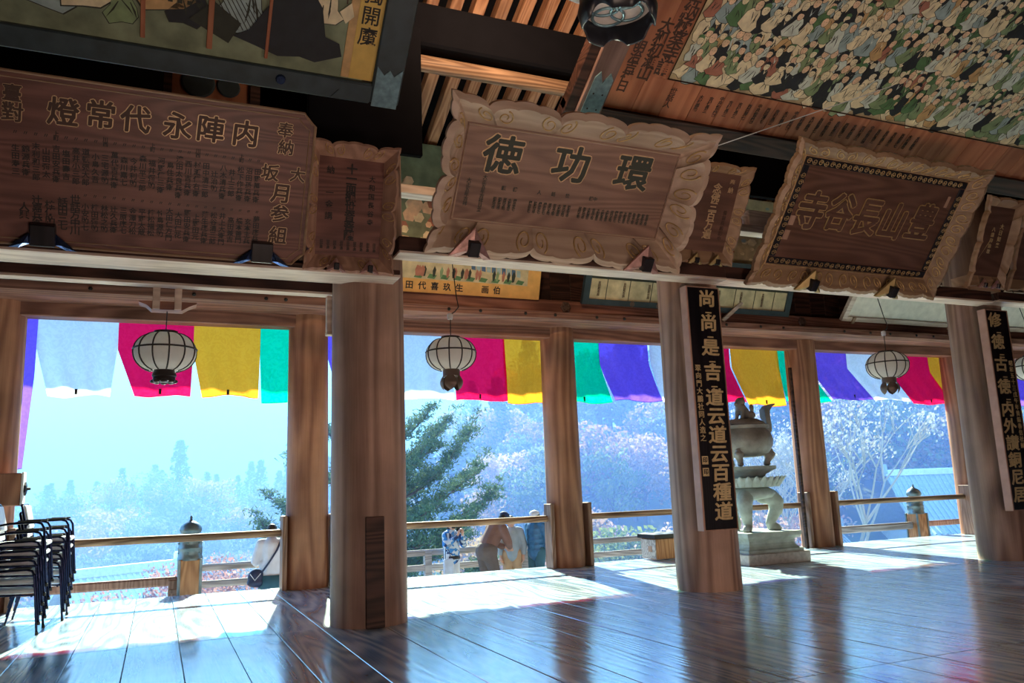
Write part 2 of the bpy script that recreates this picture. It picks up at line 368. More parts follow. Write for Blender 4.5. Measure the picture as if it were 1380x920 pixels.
# roof over the aisle: sheet, rafters, purlins
SL = .466
def roofz(y): return 5.1 + (16 - y) * SL
rf = MB(); y0, y1 = 16.05, 5.0
rf.add([(-6, y0, roofz(y0) + .12), (28, y0, roofz(y0) + .12), (28, y1, roofz(y1) + .12), (-6, y1, roofz(y1) + .12),
        (-6, y0, roofz(y0) + .26), (28, y0, roofz(y0) + .26), (28, y1, roofz(y1) + .26), (-6, y1, roofz(y1) + .26)],
       [(0, 1, 2, 3), (7, 6, 5, 4), (0, 4, 5, 1), (1, 5, 6, 2), (2, 6, 7, 3), (3, 7, 4, 0)])
roof = struct('ceiling_aisle', rf, 'shade_black')
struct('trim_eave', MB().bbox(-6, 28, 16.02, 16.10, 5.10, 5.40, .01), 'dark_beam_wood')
ang = -math.atan(SL); Lr = (16 - 5.2) / cos(ang)
rm = MB().bbox(-.085, .085, -Lr, 0, -.09, .11, .012).mesh('rafter', 'bright_rafter_wood')
for k in range(-10, 66):
    link('rafter', rm, roof, (.18 + .34 * k, 16, roofz(16)), (ang, 0, 0))
bmz = MB().bbox(-5, 27, YI - .22, YI + .22, 6.52, 7.08, .03)
struct('trim_beam', bmz, 'shade_black')  # beam coloured black so that it reads as unlit
struct('wall_shade_left', MB().box(-5, 2.35, 9.02, 9.10, 5.1, 6.6), 'shade_black')  # added black sheet in place of the darkness above the left plaque
struct('wall_shade_right', MB().box(5.25, 27, 9.02, 9.10, 5.45, 6.6), 'shade_black')  # added black sheet, painted darkness above the right plaques
struct('trim_shade_board', MB().bbox(1.30, 2.55, 8.08, 8.16, 4.95, 6.5, .01), 'shade_black')  # added black board standing in for shadow over the column top
lg = MB(); lg.tube([(-5, YI + .02, 6.40), (27, YI + .02, 6.44)], .10, 14); struct('trim_log_purlin', lg, 'rail_wood', True)
# wall above the outer lintel, boarded
wl = struct('wall_upper', MB().box(-5, 27, 12.62, 12.74, 4.0, 6.65), 'dark_beam_wood')
bp_ = MB().bbox(0, .395, 12.585, 12.62, 4.46, 6.62, .008).mesh('board', 'dark_beam_wood')
for k in range(80): link('board', bp_, wl, (-4.9 + .4 * k, 0, 0))
# columns
def column(x, y, r, h, m, label, seed):
    b = MB(); rn = random.Random(seed); ph = [rn.uniform(0, 6) for _ in range(6)]
    prof = []
    for i in range(29):
        z = h * i / 28; prof.append((r * (1.03 - .05 * z / h), z))
    b.lathe(prof, 40, wob=lambda a, z: 1 + .010 * sin(3 * a + ph[0] + z * .4) + .006 * sin(7 * a + ph[1] - z * .7) + .004 * sin(15 * a + ph[2] + z) + .003 * sin(23 * a + ph[3]))
    o = b.build('column', m, None, (x, y, 0), None, True, 60); tag(o, label, 'column'); return o
cI = [column(XI[0], YI, .385, 6.5, 'inner_column_wood', 'thick dark wooden column in front with a small plank let into its foot', 1),
      column(XI[1], YI, .385, 6.5, 'inner_column_wood', 'thick grey-brown wooden column that carries the first tall black signboard with gold seal script', 2),
      column(XI[2], YI, .385, 6.5, 'inner_column_wood', 'thick gnarled wooden column at the right edge with a black signboard', 3)]
ol = ['rounded reddish column at the far left edge crossed by a beam with a white end',
      'broad reddish column just left of the thick front column',
      'reddish column standing between the yellow and the green banner, right of the four visitors',
      'pale brown column right of the tall bronze incense burner',
      'slim brown column behind the gnarled column, tinted by the red banner',
      'column of the outer row at the far right beyond the gnarled column']
for i, x in enumerate(XO): column(x, YO, .300, 4.15, 'outer_column_wood', ol[i], 10 + i)
plank = MB().bbox(-.095, .095, -.03, .03, 0, 1.08, .006)
plank.build('plank', 'dark_beam_wood', cI[0], (2.03 - XI[0], -.385, 0))
# lintel assembly over the outer row
struct('trim_lintel', MB().bbox(-5, 27, 12.34, 12.60, 3.84, 4.06, .012), 'lintel_wood')
ng = MB(); prof = [(12.20, 4.03), (12.02, 4.06), (11.96, 4.11), (11.95, 4.22), (12.20, 4.24), (12.5, 4.24), (12.5, 4.03)]
ng.add([(x, y, z) for x in (-5, 27) for y, z in prof], [tuple(range(7)), tuple(range(13, 6, -1))] + [(i, (i + 1) % 7, (i + 1) % 7 + 7, i + 7) for i in range(7)])
nag = struct('trim_nageshi', ng, 'lintel_wood')
nailm = MB().lathe([(.030, 0), (.026, .012), (.008, .022)], 6, M=Matrix.Rotation(R(90), 4, 'X')).mesh('nail_cover', 'iron')
for x in (-.93, .37, 1.35, 1.63, 4.16, 4.7, 5.5, 6.05, 6.85, 7.4, 8.2, 9.6, 10.4, 10.95, 12.5, 13.2, 13.75, 14.5, 15.0, 15.6): link('nail_cover', nailm, nag, (x, 11.948, 4.165))
ub = struct('trim_upper_beam', MB().bbox(-5, 27, 12.14, 12.56, 4.24, 4.47, .012), 'lintel_wood')
hexm = MB(); hexm.lathe([(.10, 0), (.10, .02), (.085, .03)], 6, M=Matrix.Rotation(R(90), 4, 'X'))
for k in range(6): a = k * pi / 3 + pi / 6; hexm.lathe([(.022, .03), (.018, .045), (.004, .05)], 8, M=Matrix.Rotation(R(90), 4, 'X') @ Matrix.Translation((.055 * cos(a), .055 * sin(a), 0)))
hexm = hexm.mesh('flower_nail', 'lantern_brown_metal')
for x in (-1.95, 2.02, 6.35, 11.6, 16.3): link('flower_nail', hexm, ub, (x, 12.138, 4.355))
# bars over the inner row that carry the plaques
def bar(name, x0, x1, ya, yb, za, zb, m='dark_beam_wood'):
    o = struct(name, MB().bbox(x0, x1, ya, yb, za, zb, .008), m)
    lip = MB().bbox(x0, x1, ya - .012, yb + .012, za - .028, za, .004).build('lip', 'pale_trim_wood', o)  # pale strip paints floor-bounce light along the bar's underside
    return o
bar('trim_plaque_shelf_left', -5, 2.25, 7.98, 8.26, 3.545, 3.60)
bar('trim_plaque_beam_left', -5, 2.06, 8.30, 8.44, 3.56, 3.72)
b2 = bar('trim_lamp_beam', -5, 1.72, 8.84, 8.97, 3.53, 3.68)
MB().bbox(1.66, 1.72, 8.90, 8.98, 3.10, 3.53, .004).build('drop_batten', 'pale_trim_wood', b2)
MB().bbox(1.66, 1.74, 8.88, 9.0, 3.06, 3.10, .004).build('drop_foot', 'pale_trim_wood', b2)
bar('trim_plaque_beam_middle', 2.25, 6.50, 8.02, 8.28, 3.83, 3.99)
bar('trim_plaque_beam_right', 6.50, 11.45, 8.04, 8.28, 3.83, 3.99)
s1 = struct('trim_step_block', MB().bbox(10.95, 11.62, 8.0, 8.3, 3.97, 4.05, .006).bbox(10.95, 11.0, 8.0, 8.3, 4.05, 4.2, .006), 'frame_brown_wood')
bar('trim_plaque_beam_far_right', 11.60, 20, 8.04, 8.28, 3.86, 3.99)
struct('trim_bracket_beam', MB().bbox(2.3, 15.5, 9.4, 9.6, 5.02, 5.14, .01), 'pale_trim_wood')
# slanting stay beside the second inner column, thin pole beside outer column
struct('trim_stay', MB().bbox(-.035, .035, -.03, .03, 0, .62, .005, Matrix.Translation((9.55, 12.0, 4.24)) @ Matrix.Rotation(R(52), 4, 'Y')), 'pale_trim_wood')
tag(MB().bbox(11.28, 11.34, 12.25, 12.31, 0, 3.45, .006).build('pole', 'dark_beam_wood'), 'tall thin dark pole standing against the column right of the incense burner', 'pole')
# beam end at the far left
be = MB().bbox(-5, -1.58, 11.98, 12.20, 1.32, 1.73, .012)
beo = struct('trim_crossbeam', be, 'outer_column_wood')
MB().bbox(-1.58, -1.555, 11.97, 12.21, 1.31, 1.74, .006).build('white_end', 'plaster_white', beo)
e = MB(); e.lathe([(.085, 0), (.085, .02), (.05, .03)], 6, M=Matrix.Rotation(R(90), 4, 'Y'), c=(-1.555, 12.09, 1.53)); e.lathe([(.02, .03), (.015, .07)], 8, M=Matrix.Rotation(R(90), 4, 'Y'), c=(-1.555, 12.09, 1.53)); e.build('flower_nail', 'iron', beo)

# ------------------------------------------------------------------ rails between the outer columns
def railing(x0, x1, label, posts=(1, 1), lx=0):
    t = thing('railing', label, 'railing', (x0, 12.45, 0), group=None); Lx = x1 - x0
    b = MB(); b.tube([(0, 0, .80), (Lx * .33, 0, .803), (Lx * .66, 0, .798), (Lx, 0, .80)], .052, 12); b.build('rail', 'rail_wood', t, smooth=True, sharp=50)
    for s, x in ((0, .03), (1, Lx - .03)):
        if posts[s]: MB().bbox(x - .035, x + .035, -.17, .10, 0, 1.04, .008).build('post', 'post_wood', t)
    return t
railing(-1.71, 1.74, 'brown log railing in the leftmost bay, in front of the capped post')
railing(2.38, 6.03, 'brown log railing in front of the four visitors on the terrace')
railing(6.67, 11.50, 'brown log railing passing behind the incense burner')
railing(12.15, 15.96, 'brown log railing in front of the tiled roof at right')
railing(16.6, 20.6, 'brown log railing beyond the slim column at the far right')

# ------------------------------------------------------------------ terrace outside
st = struct('floor_terrace', MB().box(-5, 27, 12.78, 16.1, -1.0, -.8), 'grey_weathered_wood')
pmesh = MB().bbox(.004, .296, 12.80, 16.1, -.8, -.77, .004).mesh('plank', 'grey_weathered_wood')
for k in range(34): link('plank', pmesh, st, (.5 + .3 * k, 0, 0))
def giboshi(x, label, s=1.0):
    t = thing('capped_post', label, 'post', (x, 13.5, -.77))
    MB().bbox(-.15, .15, -.15, .15, 0, 1.22, .02).build('shaft', 'cedar_block_wood', t)
    for sx in (-1, 1):
        for sy in (-1, 1): MB().bbox(sx * .15 - .02, sx * .15 + .02, sy * .15 - .02, sy * .15 + .02, .55, 1.22, .006).build('corner_strip', 'giboshi_metal', t)
    b = MB(); b.lathe([(.178, 1.20), (.182, 1.24), (.172, 1.26), (.172, 1.36), (.178, 1.37), (.178, 1.385), (.168, 1.40), (.166, 1.50), (.172, 1.51), (.172, 1.53), (.150, 1.55), (.140, 1.575)], 28); b.build('sleeve', 'giboshi_metal', t, smooth=True, sharp=35)
    b = MB(); b.lathe([(.10, 1.57), (.145, 1.60), (.160, 1.645), (.150, 1.69), (.115, 1.735), (.065, 1.765), (.030, 1.785), (.018, 1.80), (.020, 1.825), (.012, 1.85), (.002, 1.86)], 28); b.build('onion_cap', 'giboshi_metal', t, smooth=True)
    nm = MB().ell((0, 0, 0), (.012, .012, .012), n=8, m=5).mesh('rivet', 'giboshi_metal')
    for k in range(6):
        a = k * pi / 3 + .3
        for z in (1.31, 1.45): link('rivet', nm, t, (.174 * cos(a), .174 * sin(a), z))
    return t
giboshi(.49, 'dark metal capped newel post outside the leftmost bay, onion shaped top')
giboshi(15.66, 'small capped newel post in front of the tiled roof in the right bay')
def farrail(name, x0, x1, y, zs, r, m, label, posts=()):
    t = thing(name, label, 'railing', (x0, y, -.77))
    for z in zs: MB().bbox(0, x1 - x0, -r * .8, r * .8, z + .77 - r, z + .77 + r, r * .4).build('rail', m, t)
    for x in posts: MB().bbox(x - x0 - .07, x - x0 + .07, -.07, .07, 0, zs[0] + .77 + .02, .01).build('post', m, t)
    return t
farrail('terrace_railing', .62, 10.6, 16.0, (.12, -.17), .06, 'grey_weathered_wood', 'pale grey far railing of the terrace behind the visitors', (.7, 2.9, 5.0, 7.1, 10.5))
t = farrail('terrace_railing', -4.0, .33, 13.5, (.14,), .065, 'post_wood', 'reddish low rail running left from the capped post behind the chairs', (-3.9, .27))
MB().bbox(4.20, 4.33, -.08, .08, .74, .80, .006).build('bracket', 'post_wood', t)
farrail('terrace_railing', 11.9, 15.48, 13.5, (.19,), .075, 'grey_weathered_wood', 'thick whitish low rail left of the small capped post', (12.0,))
farrail('terrace_railing', 15.86, 19.5, 13.5, (.20,), .06, 'post_wood', 'short brown low rail right of the small capped post', (17.2, 19.4))

# ------------------------------------------------------------------ banners
def banner(name, xt0, xt1, xb0, xb1, zt, zb, m, label, group=None, y=12.80, seed=0, sag=0.0, tagx=None):
    b = MB(); nx, nz = 26, 22; rn = random.Random(seed); p = [rn.uniform(0, 6) for _ in range(5)]
    vs = []
    for j in range(nz + 1):
        v = j / nz
        e = min(1, v / .42)
        for i in range(nx + 1):
            u = i / nx
            vv = max(0, (v - .40) / .60)
            xl = xt0 + (xb0 - xt0) * vv; xr = xt1 + (xb1 - xt1) * vv
            x = xl + (xr - xl) * u; z = zt + (zb - zt) * v - sag * v * sin(pi * u) + .02 * v * sin(2 * pi * u + p[4])
            yy = y + v * (.045 * sin(2.2 * pi * u + p[0] + 1.2 * v) + .02 * sin(6 * pi * u + p[1] - 2 * v)) + .02 * sin(3 * v + p[2]) - .04 * v * v
            vs.append((x, yy, z))
    b.add(vs, [(j * (nx + 1) + i, j * (nx + 1) + i + 1, (j + 1) * (nx + 1) + i + 1, (j + 1) * (nx + 1) + i) for j in range(nz) for i in range(nx)])
    o = b.build('banner', m, smooth=True); tag(o, label, 'banner')
    if tagx is not None: MB().box(tagx - .018, tagx + .018, y - .075, y - .07, zb + .02, zb + .10).build('maker_tag', 'black_ink', o)
    # hem darker stitched edge
    h = MB(); hp = [Vector(vs[nz * (nx + 1) + i]) for i in range(nx + 1)]; h.tube(hp, .005, 4); h.build('hem', m, o)
    return o
B = [(-1.64, -.61, -1.46, -.68, 2.82, 'cloth_white', 'white banner at the left end with the sunlit shadow pattern'),
     (-.61, .42, -.36, .40, 2.84, 'cloth_red', 'crimson banner hanging behind the leftmost lantern'),
     (.42, 1.39, .56, 1.37, 2.84, 'cloth_yellow', 'golden yellow banner in the leftmost bay right of its lantern'),
     (1.39, 2.42, 1.42, 2.38, 2.76, 'cloth_green', 'green banner cut off by the broad reddish column'),
     (2.42, 3.45, 2.6, 3.4, 2.83, 'cloth_purple', 'purple banner hidden behind the thick front column'),
     (3.45, 4.56, 3.55, 4.56, 2.84, 'cloth_white', 'pale white banner behind the second lantern'),
     (4.54, 5.52, 4.58, 5.54, 2.82, 'cloth_red', 'red banner right of the second lantern'),
     (5.50, 6.52, 5.54, 6.40, 2.78, 'cloth_yellow', 'yellow banner left of the middle reddish column'),
     (6.52, 7.44, 6.55, 7.62, 2.80, 'cloth_green', 'green banner right of the middle reddish column'),
     (7.44, 8.52, 7.68, 8.70, 2.84, 'cloth_purple', 'purple banner between green banner and the column with the signboard'),
     (8.52, 9.50, 8.72, 9.6, 2.84, 'cloth_white', 'white banner just peeping out left of the column with the signboard'),
     (9.50, 10.42, 9.8, 10.72, 2.84, 'cloth_red', 'red banner right of the first black signboard'),
     (10.42, 11.62, 10.76, 11.7, 2.78, 'cloth_yellow', 'yellow banner over the incense burner'),
     (11.62, 12.40, 11.8, 12.98, 2.86, 'cloth_green', 'green banner left of the small right lantern'),
     (12.40, 13.50, 13.04, 14.20, 2.92, 'cloth_purple', 'purple banner directly left of the small right lantern'),
     (13.50, 14.72, 14.22, 15.30, 2.92, 'cloth_white', 'white banner behind the small right lantern'),
     (14.72, 15.98, 15.30, 16.5, 2.84, 'cloth_red', 'bright red banner right of the small right lantern'),
     (15.98, 17.0, 16.5, 17.5, 2.84, 'cloth_yellow', 'yellow banner behind the gnarled column'),
     (17.0, 18.1, 17.5, 18.6, 2.84, 'cloth_green', 'green banner behind the gnarled column'),
     (18.1, 19.6, 18.6, 20.0, 2.84, 'cloth_purple', 'purple banner at the right picture edge behind the yellowish lantern')]
for i, (a, b_, c_, d_, zb, m_, lb) in enumerate(B):
    zt = 3.97 + .004 * a
    banner('banner', a, b_, c_, d_, zt, zb, m_, lb, y=12.95 + (.02 if i % 2 else 0), seed=i, sag=.0, tagx=(c_ * .55 + d_ * .45) if i % 2 == 0 or i == 1 else None)
banner('banner', -2.3, -1.64, -2.3, -1.70, 3.95, 1.83, 'cloth_purple', 'long narrow purple side curtain at the far left', y=12.95, seed=40)
struct('trim_banner_rod', MB().tube([(-4.5, 12.96, 3.99), (26, 12.96, 4.07)], .018, 8), 'dark_beam_wood')

# ------------------------------------------------------------------ hanging lanterns
def lantern(x, y, z, label, style, top=4.9, s=1.0):
    t = thing('hanging_lantern', label, 'lantern', (x, y, z)); rr, hh, dz = .305 * s, .208 * s, .038 * s
    n = 12
    def pr(a): return rr * (abs(cos(a)) ** .72), hh * sin(a)
    A = [-1.22 + 2.44 * k / 12 for k in range(13)]
    b = MB(); b.lathe([pr(a) for a in A], 48, cap=False); b.build('paper_shade', 'lantern_paper', t, smooth=True)
    rib = MB(); rib.tube([(pr(a)[0] + .004, 0, pr(a)[1]) for a in A], .0085 * s, 5); rmsh = rib.mesh('rib', 'lantern_metal', True)
    for k in range(n): link('rib', rmsh, t, None, (0, 0, 2 * pi * k / n + .12))
    b = MB(); b.tube([((rr + .005) * cos(2 * pi * k / 32), (rr + .005) * sin(2 * pi * k / 32), .03 * s) for k in range(33)], .010 * s, 5); b.build('ring', 'lantern_metal', t, smooth=True)
    b = MB(); b.lathe([(.115 * s, .215 * s), (.120 * s, .235 * s), (.118 * s, .262 * s), (.07 * s, .268 * s)], 24); b.build('top_cap', 'lantern_metal', t, (0, 0, -dz), smooth=True, sharp=40)
    if style == 'collar':
        b = MB(); b.lathe([(.10 * s, -.225 * s), (.105 * s, -.25 * s), (.115 * s, -.26 * s), (.12 * s, -.29 * s), (.105 * s, -.30 * s), (.11 * s, -.345 * s), (.09 * s, -.35 * s)], 36, cap=True, wob=lambda a, z: 1 + (.06 * abs(sin(4 * a)) if z < -.29 * s else 0)); b.build('collar', 'lantern_metal', t, (0, 0, dz), smooth=True, sharp=40)
        sc = MB()
        for k in range(8):
            a = 2 * pi * k / 8; sc.ell((.098 * s * cos(a), .098 * s * sin(a), -.345 * s), (.038 * s, .038 * s, .022 * s), n=8, m=6)
        sc.build('scallop_edge', 'lantern_metal', t, (0, 0, dz), smooth=True)
    else:
        b = MB(); b.lathe([(.10 * s, -.225 * s), (.105 * s, -.24 * s), (.105 * s, -.31 * s), (.09 * s, -.315 * s)], 24); b.build('collar', 'lantern_brown_metal', t, (0, 0, dz), smooth=True, sharp=40)
        lf = MB(); g = []
        for j in range(9):
            v = j / 8; wd = .075 * s * sin(pi * min(1, v * .93 + .07)) ** .6 if v < 1 else .002
            for i in range(5): u = i / 4 * 2 - 1; g.append((wd * u, -.045 * s * sin(pi * v) * (1 - u * u * .6), -.185 * s * v))
        lf.add(g, [(j * 5 + i, j * 5 + i + 1, (j + 1) * 5 + i + 1, (j + 1) * 5 + i) for j in range(8) for i in range(4)])
        me = lf.mesh('petal', 'lantern_brown_metal', True)
        for k in range(5):
            a = 2 * pi * k / 5 + .5; link('petal', me, t, (.10 * s * cos(a), .10 * s * sin(a), -.30 * s + dz), (0, 0, a + pi / 2))
    b = MB(); b.tube([(0, 0, .20 * s), (.004, 0, .5), (0, 0, top - z)], .006, 5); b.build('cord', 'iron', t)
    return t
l1 = lantern(.02, 9.1, 2.84, 'large round white lantern in the leftmost bay, hung from a wooden tray', 'collar', 3.28)
lantern(3.18, 9.1, 2.92, 'round white lantern with hanging petals in front of the pale and red banners', 'petal', 3.35, .97)
lantern(10.33, 9.1, 2.98, 'small round white lantern with hanging petals in front of the purple and white banners', 'petal', 3.45, 1.0)
lantern(13.72, 9.1, 3.02, 'yellowish lantern cut by the right picture edge beside the second signboard', 'petal', 3.45, 1.0)
# tray and straps of the left lantern
t = thing('lantern_tray', 'dark curved tray on two pale straps above the leftmost lantern', 'bracket', (.02, 9.1, 3.28))
b = MB(); b.prism([(-.27, .07), (-.20, .045), (-.15, 0), (.15, 0), (.22, .045), (.29, .075), (.29, .09), (-.27, .085)], -.09, .09); b.build('tray', 'lintel_wood', t)
for x in (-.105, .105): MB().bbox(x - .035, x + .035, -.115, -.09, .0, .30, .004).build('strap', 'pale_trim_wood', t)
MB().bbox(-.20, .22, -.14, -.10, .255, .30, .004).build('cleat', 'dark_beam_wood', t)
for x, z, lb in ((3.18, 3.35, 'small knob and bent wire above the second lantern'), (10.33, 3.45, 'small knob and bent wire above the small right lantern'), (13.72, 3.45, 'small knob and wire above the yellowish lantern at the right edge')):
    t = thing('cord_hanger', lb, 'hanger', (x, 9.1, z))
    MB().lathe([(.03, 0), (.036, .02), (.036, .06), (.02, .075)], 12).build('knob', 'coat_grey', t, smooth=True, sharp=40)
    b = MB(); b.tube([(0, 0, .06), (.06, 0, .10), (.11, 0, .16), (.10, .04, .3), (.07, .33, 5.06 - z)], .007, 5); b.build('wire', 'iron', t)

# ------------------------------------------------------------------ votive plaques on the inner row
def lobe(u, n, p=.5): return max(0.0, abs(cos(pi * n * u))) ** p
def frame_sides(t, W, H, ins, d, amp, nx, nz, mname, rim=.06, sub=3, yf=0.0):
    """four flaring scalloped frame members; ins = (left, right, bottom, top)"""
    l, r, bt, tp = ins
    S = {'top': ((l, H - tp), (W - r, H - tp), (0, H), (W, H), (0, -1), nx), 'bottom': ((l, bt), (W - r, bt), (0, 0), (W, 0), (0, 1), nx),
         'left': ((l, bt), (l, H - tp), (0, 0), (0, H), (1, 0), nz), 'right': ((W - r, bt), (W - r, H - tp), (W, 0), (W, H), (-1, 0), nz)}
    fn = {}
    for k, (i0, i1, o0, o1, inw, n) in S.items():
        i0, i1, o0, o1, inw = map(Vector, (i0, i1, o0, o1, inw))
        ax = (o1 - o0).normalized(); L = (o1 - o0).length
        def P(u, k=k, i0=i0, i1=i1, o0=o0, o1=o1, inw=inw, n=n, ax=ax, L=L):
            f = lobe(u, n); f2 = abs(cos(pi * n * sub * u)) ** .6 if sub else 1
            s = amp * (1 - f) + amp * .22 * (1 - f2) * (1 if 0.02 < u < .98 else 0)
            I = i0 + (i1 - i0) * u; O = o0 + ax * (L * u) + inw * s
            Mi = o0 + ax * (rim + (L - 2 * rim) * u) + inw * (s + rim)
            return I, Mi, O
        fn[k] = (P, n, L)
        b = MB(); N_ = 24 * n if n < 9 else 12 * n; vs = []
        for q in range(N_ + 1):
            I, Mi, O = P(q / N_)
            vs += [(I.x, d, I.y), (Mi.x, yf - .008, Mi.y), (O.x, yf + .012, O.y), (O.x, yf + .07, O.y), (I.x, d + .05, I.y)]
        fs = [(q * 5 + i, q * 5 + (i + 1) % 5, (q + 1) * 5 + (i + 1) % 5, (q + 1) * 5 + i) for q in range(N_) for i in range(5)]
        if k in ('bottom', 'left'): fs = [tuple(reversed(f)) for f in fs]
        fs += [tuple(range(5)), tuple(reversed(range(N_ * 5, N_ * 5 + 5)))]
        b.add(vs, fs); b.build('frame_' + k, mname, t, smooth=True, sharp=25)
    return fn
def scrolls(t, fn, d, mname, r=.085, th=.006, sides=('top', 'bottom', 'left', 'right'), yf=0.0, pos=.52):
    for k in sides:
        P, n, L = fn[k]
        for c in range(n):
            uc = (c + .5) / n
            for sg in (-1, 1):
                b = MB(); pts = []
                for q in range(20):
                    a = q / 19; ang_ = -pi * .35 + a * 2.6 * pi; rr = r * (1 - .72 * a)
                    du = sg * (r * 1.15 + rr * cos(ang_)) / L; dt = rr * sin(ang_)
                    u = min(.995, max(.005, uc + du)); I, Mi, O = P(u); w_ = (Mi - I).length
                    tt = min(.96, max(.06, pos - dt / max(w_, .05)))
                    q2 = I + (Mi - I) * tt
                    pts.append((q2.x, d + (yf - .008 - d) * tt - th * .6, q2.y))
                b.tube(pts, [th * (1 - .3 * i / 19) for i in range(20)], 5); b.build('scroll', mname, t, smooth=True)
def plaque(label, x0, W, zb, tilt, H, yb=8.15):
    f = .977
    t = thing('votive_plaque', label, 'plaque', (x0 * f, yb * f, 1.3 + (zb - 1.3) * f), (R(tilt), 0, 0)); t.scale = (f, f, f); return t
def cushion(t, x, z, s, m, y=-.05):
    """flared metal foot with a dark square peg"""
    b = MB(); P = [(-.25, -.04), (0, .30), (.25, -.05), (.16, -.06), (.07, .02), (-.07, .02), (-.15, -.05)]
    c = (0, .09); vs = [Vector((px * s + x, y, pz * s + z)) for px, pz in P]; n = len(P)
    vs += [Vector((x, y - .07 * s, c[1] * s + z))] + [v + Vector((0, .03, 0)) for v in vs]
    b.add(vs, [((i + 1) % n, i, n) for i in range(n)] + [(i, (i + 1) % n, (i + 1) % n + n + 1, i + n + 1) for i in range(n)] + [tuple(range(n + 1, 2 * n + 1))])
    o = b.build('metal_foot', m, t)
    MB().bbox(x - .062 * s, x + .062 * s, y - .11 * s, y, z - .0 * s, z + .17 * s, .006).build('peg', 'black_board_wood', o)
def hook(t, x, z, s, m):
    """square dark bracket with two flared steel wings"""
    MB().bbox(x - .10 * s, x + .10 * s, -.10, .02, z, z + .20 * s, .008).build('bracket', 'black_board_wood', t)
    for sg in (-1, 1):
        b = MB(); b.add([(x + sg * .10 * s, -.06, z + .12 * s), (x + sg * .27 * s, -.10, z - .02 * s), (x + sg * .19 * s, -.09, z - .02 * s), (x + sg * .10 * s, -.08, z + .02 * s), (x + sg * .15 * s, -.12, z + .03 * s), (x + sg * .12 * s, 0, z + .02 * s)],
                        [(0, 1, 4), (1, 2, 4), (2, 3, 4), (3, 0, 4), (0, 5, 1), (1, 5, 2), (2, 5, 3), (3, 5, 0)]); b.build('wing', m, t)
def bold(name, ch, size, r, depth=.004, wide=1.0, n=8):
    """heavier brush-like strokes: the glyph laid over itself at small offsets"""
    me = text_mesh(name, ch, size, depth, 0, .95, .06, 2); bm = bmesh.new()
    for k in range(n + 1):
        a = 2 * pi * k / n; q = 0 if k == n else r
        m2 = me.copy(); m2.transform(Matrix.Translation((q * cos(a) * 1.1, -.00015 * k, q * sin(a))) @ Matrix.Diagonal((wide, 1, 1, 1))); bm.from_mesh(m2); bpy.data.meshes.remove(m2)
    bpy.data.meshes.remove(me); me = bpy.data.meshes.new(name); bm.to_mesh(me); bm.free(); return me
def bigchar(t, ch, x, z, s, edge, fill, y, wide=1.0, off=.012):
    me = bold('character', ch, s, s * .054, .003, wide); me.materials.clear(); me.materials.append(MATS[edge])
    o = link('character', me, t, (x, y, z))
    m2 = bold('inlay', ch, s, s * .024, .003, wide); m2.materials.clear(); m2.materials.append(MATS[fill]); link('inlay', m2, o, (0, -.005, 0))

# A: the wide unframed board
A = plaque('widest unframed reddish board at left, gold-edged characters over rows of small black names', -1.75, 3.02, 3.63, 31, 1.49)
W, H = 3.02, 1.49
b = MB(); ch = .09
outl = [(0, 0), (W - ch - .02, 0), (W - ch, .03), (W - .03, ch), (W, ch + .02), (W, H - ch - .02), (W - .03, H - ch), (W - ch, H - .03), (W - ch - .02, H), (0, H)]
b.prism(outl, 0, .06); b.build('board', 'plaque_red_wood', A)
for nm, (xa, za, xb, zb_) in {'edge_moulding': (0, 0, W - ch, 0)}.items():
    e_ = MB(); pts = [(x_, -.004, z_) for x_, z_ in outl]; e_.tube(pts, .014, 6); e_.build(nm, 'frame_brown_wood', A)
    i_ = MB(); pts = [(min(x_, W - .0) - (.05 if x_ > .1 else 0), -.002, .05 + (z_ * (H - .10) / H)) for x_, z_ in outl]; i_.tube(pts, .006, 5); i_.build('inner_moulding', 'frame_brown_wood', A)
X0 = 1.75
for ch_, x, z in (('燈', -.88, 1.19), ('常', -.59, 1.21), ('代', -.31, 1.21), ('永', .04, 1.20), ('陣', .32, 1.21), ('内', .63, 1.21)):
    bigchar(A, ch_, x + X0, z, .25, 'dull_gold', 'brown_ink', -.004)
for ch_, x, z, s_ in (('臺', -1.26, 1.30, .15), ('對', -1.26, 1.14, .17), ('奉', .99, 1.30, .15), ('納', 1.01, 1.14, .15), ('坂', .88, .88, .17), ('大', 1.14, .89, .15), ('月', 1.0, .69, .20), ('参', 1.0, .49, .18), ('組', 1.0, .27, .18)):
    bigchar(A, ch_, x + X0, z, s_, 'dull_gold', 'brown_ink', -.004, off=.008)
row1 = ['田野萬兵衛', '沼田孫兵衛', '松下作兵衛', '井上三郎', '八木清兵衛', '辻治助', '田中清三郎', '村瀬傳右衛', '西川吉兵衛', '濱田太良兵衛', '島住兵衛', '河野傳三衛', '福井彌助', '森川平三郎', '今井利助', '森川嘉七', '萬代吉兵衛', '三宅源助', '小島久吾', '道頓張大郎', '高井小三郎', '塩田壽吉', '吉田安兵衛', '山田彌太', '末利和三郎', '錦源兵衛', '生田寿三']
row2 = ['藤田庄兵衛', '玄本主兵', '橋本善門', '高田兼吉', '井上大衛門', '松谷清三郎', '蒲生庄兵衛', '上野田元', '野田安兵衛', '大田仁花', '大田仁方門', '竹島源助', '植松福松', '平野太蔵', '金澤刀松', '三原庄七', '辻久兵衛', '林松之助', '植田彌助', '小安助七']
for i, s_ in enumerate(row1):
    x = .77 - i * (.77 + 1.24) / 26
    text('lettering', vert(s_), .064, 'black_ink', A, (x + X0, -.001, .745), .0015, .0012, 1.05)
    if i % 5 == 2: text('lettering', vert('川西' if i % 2 else '上町'), .045, 'black_ink', A, (x + X0, -.001, .99), .0015, .001, .9)
    else: text('lettering', '〃', .05, 'black_ink', A, (x + X0, -.001, .985), .0015, .001)
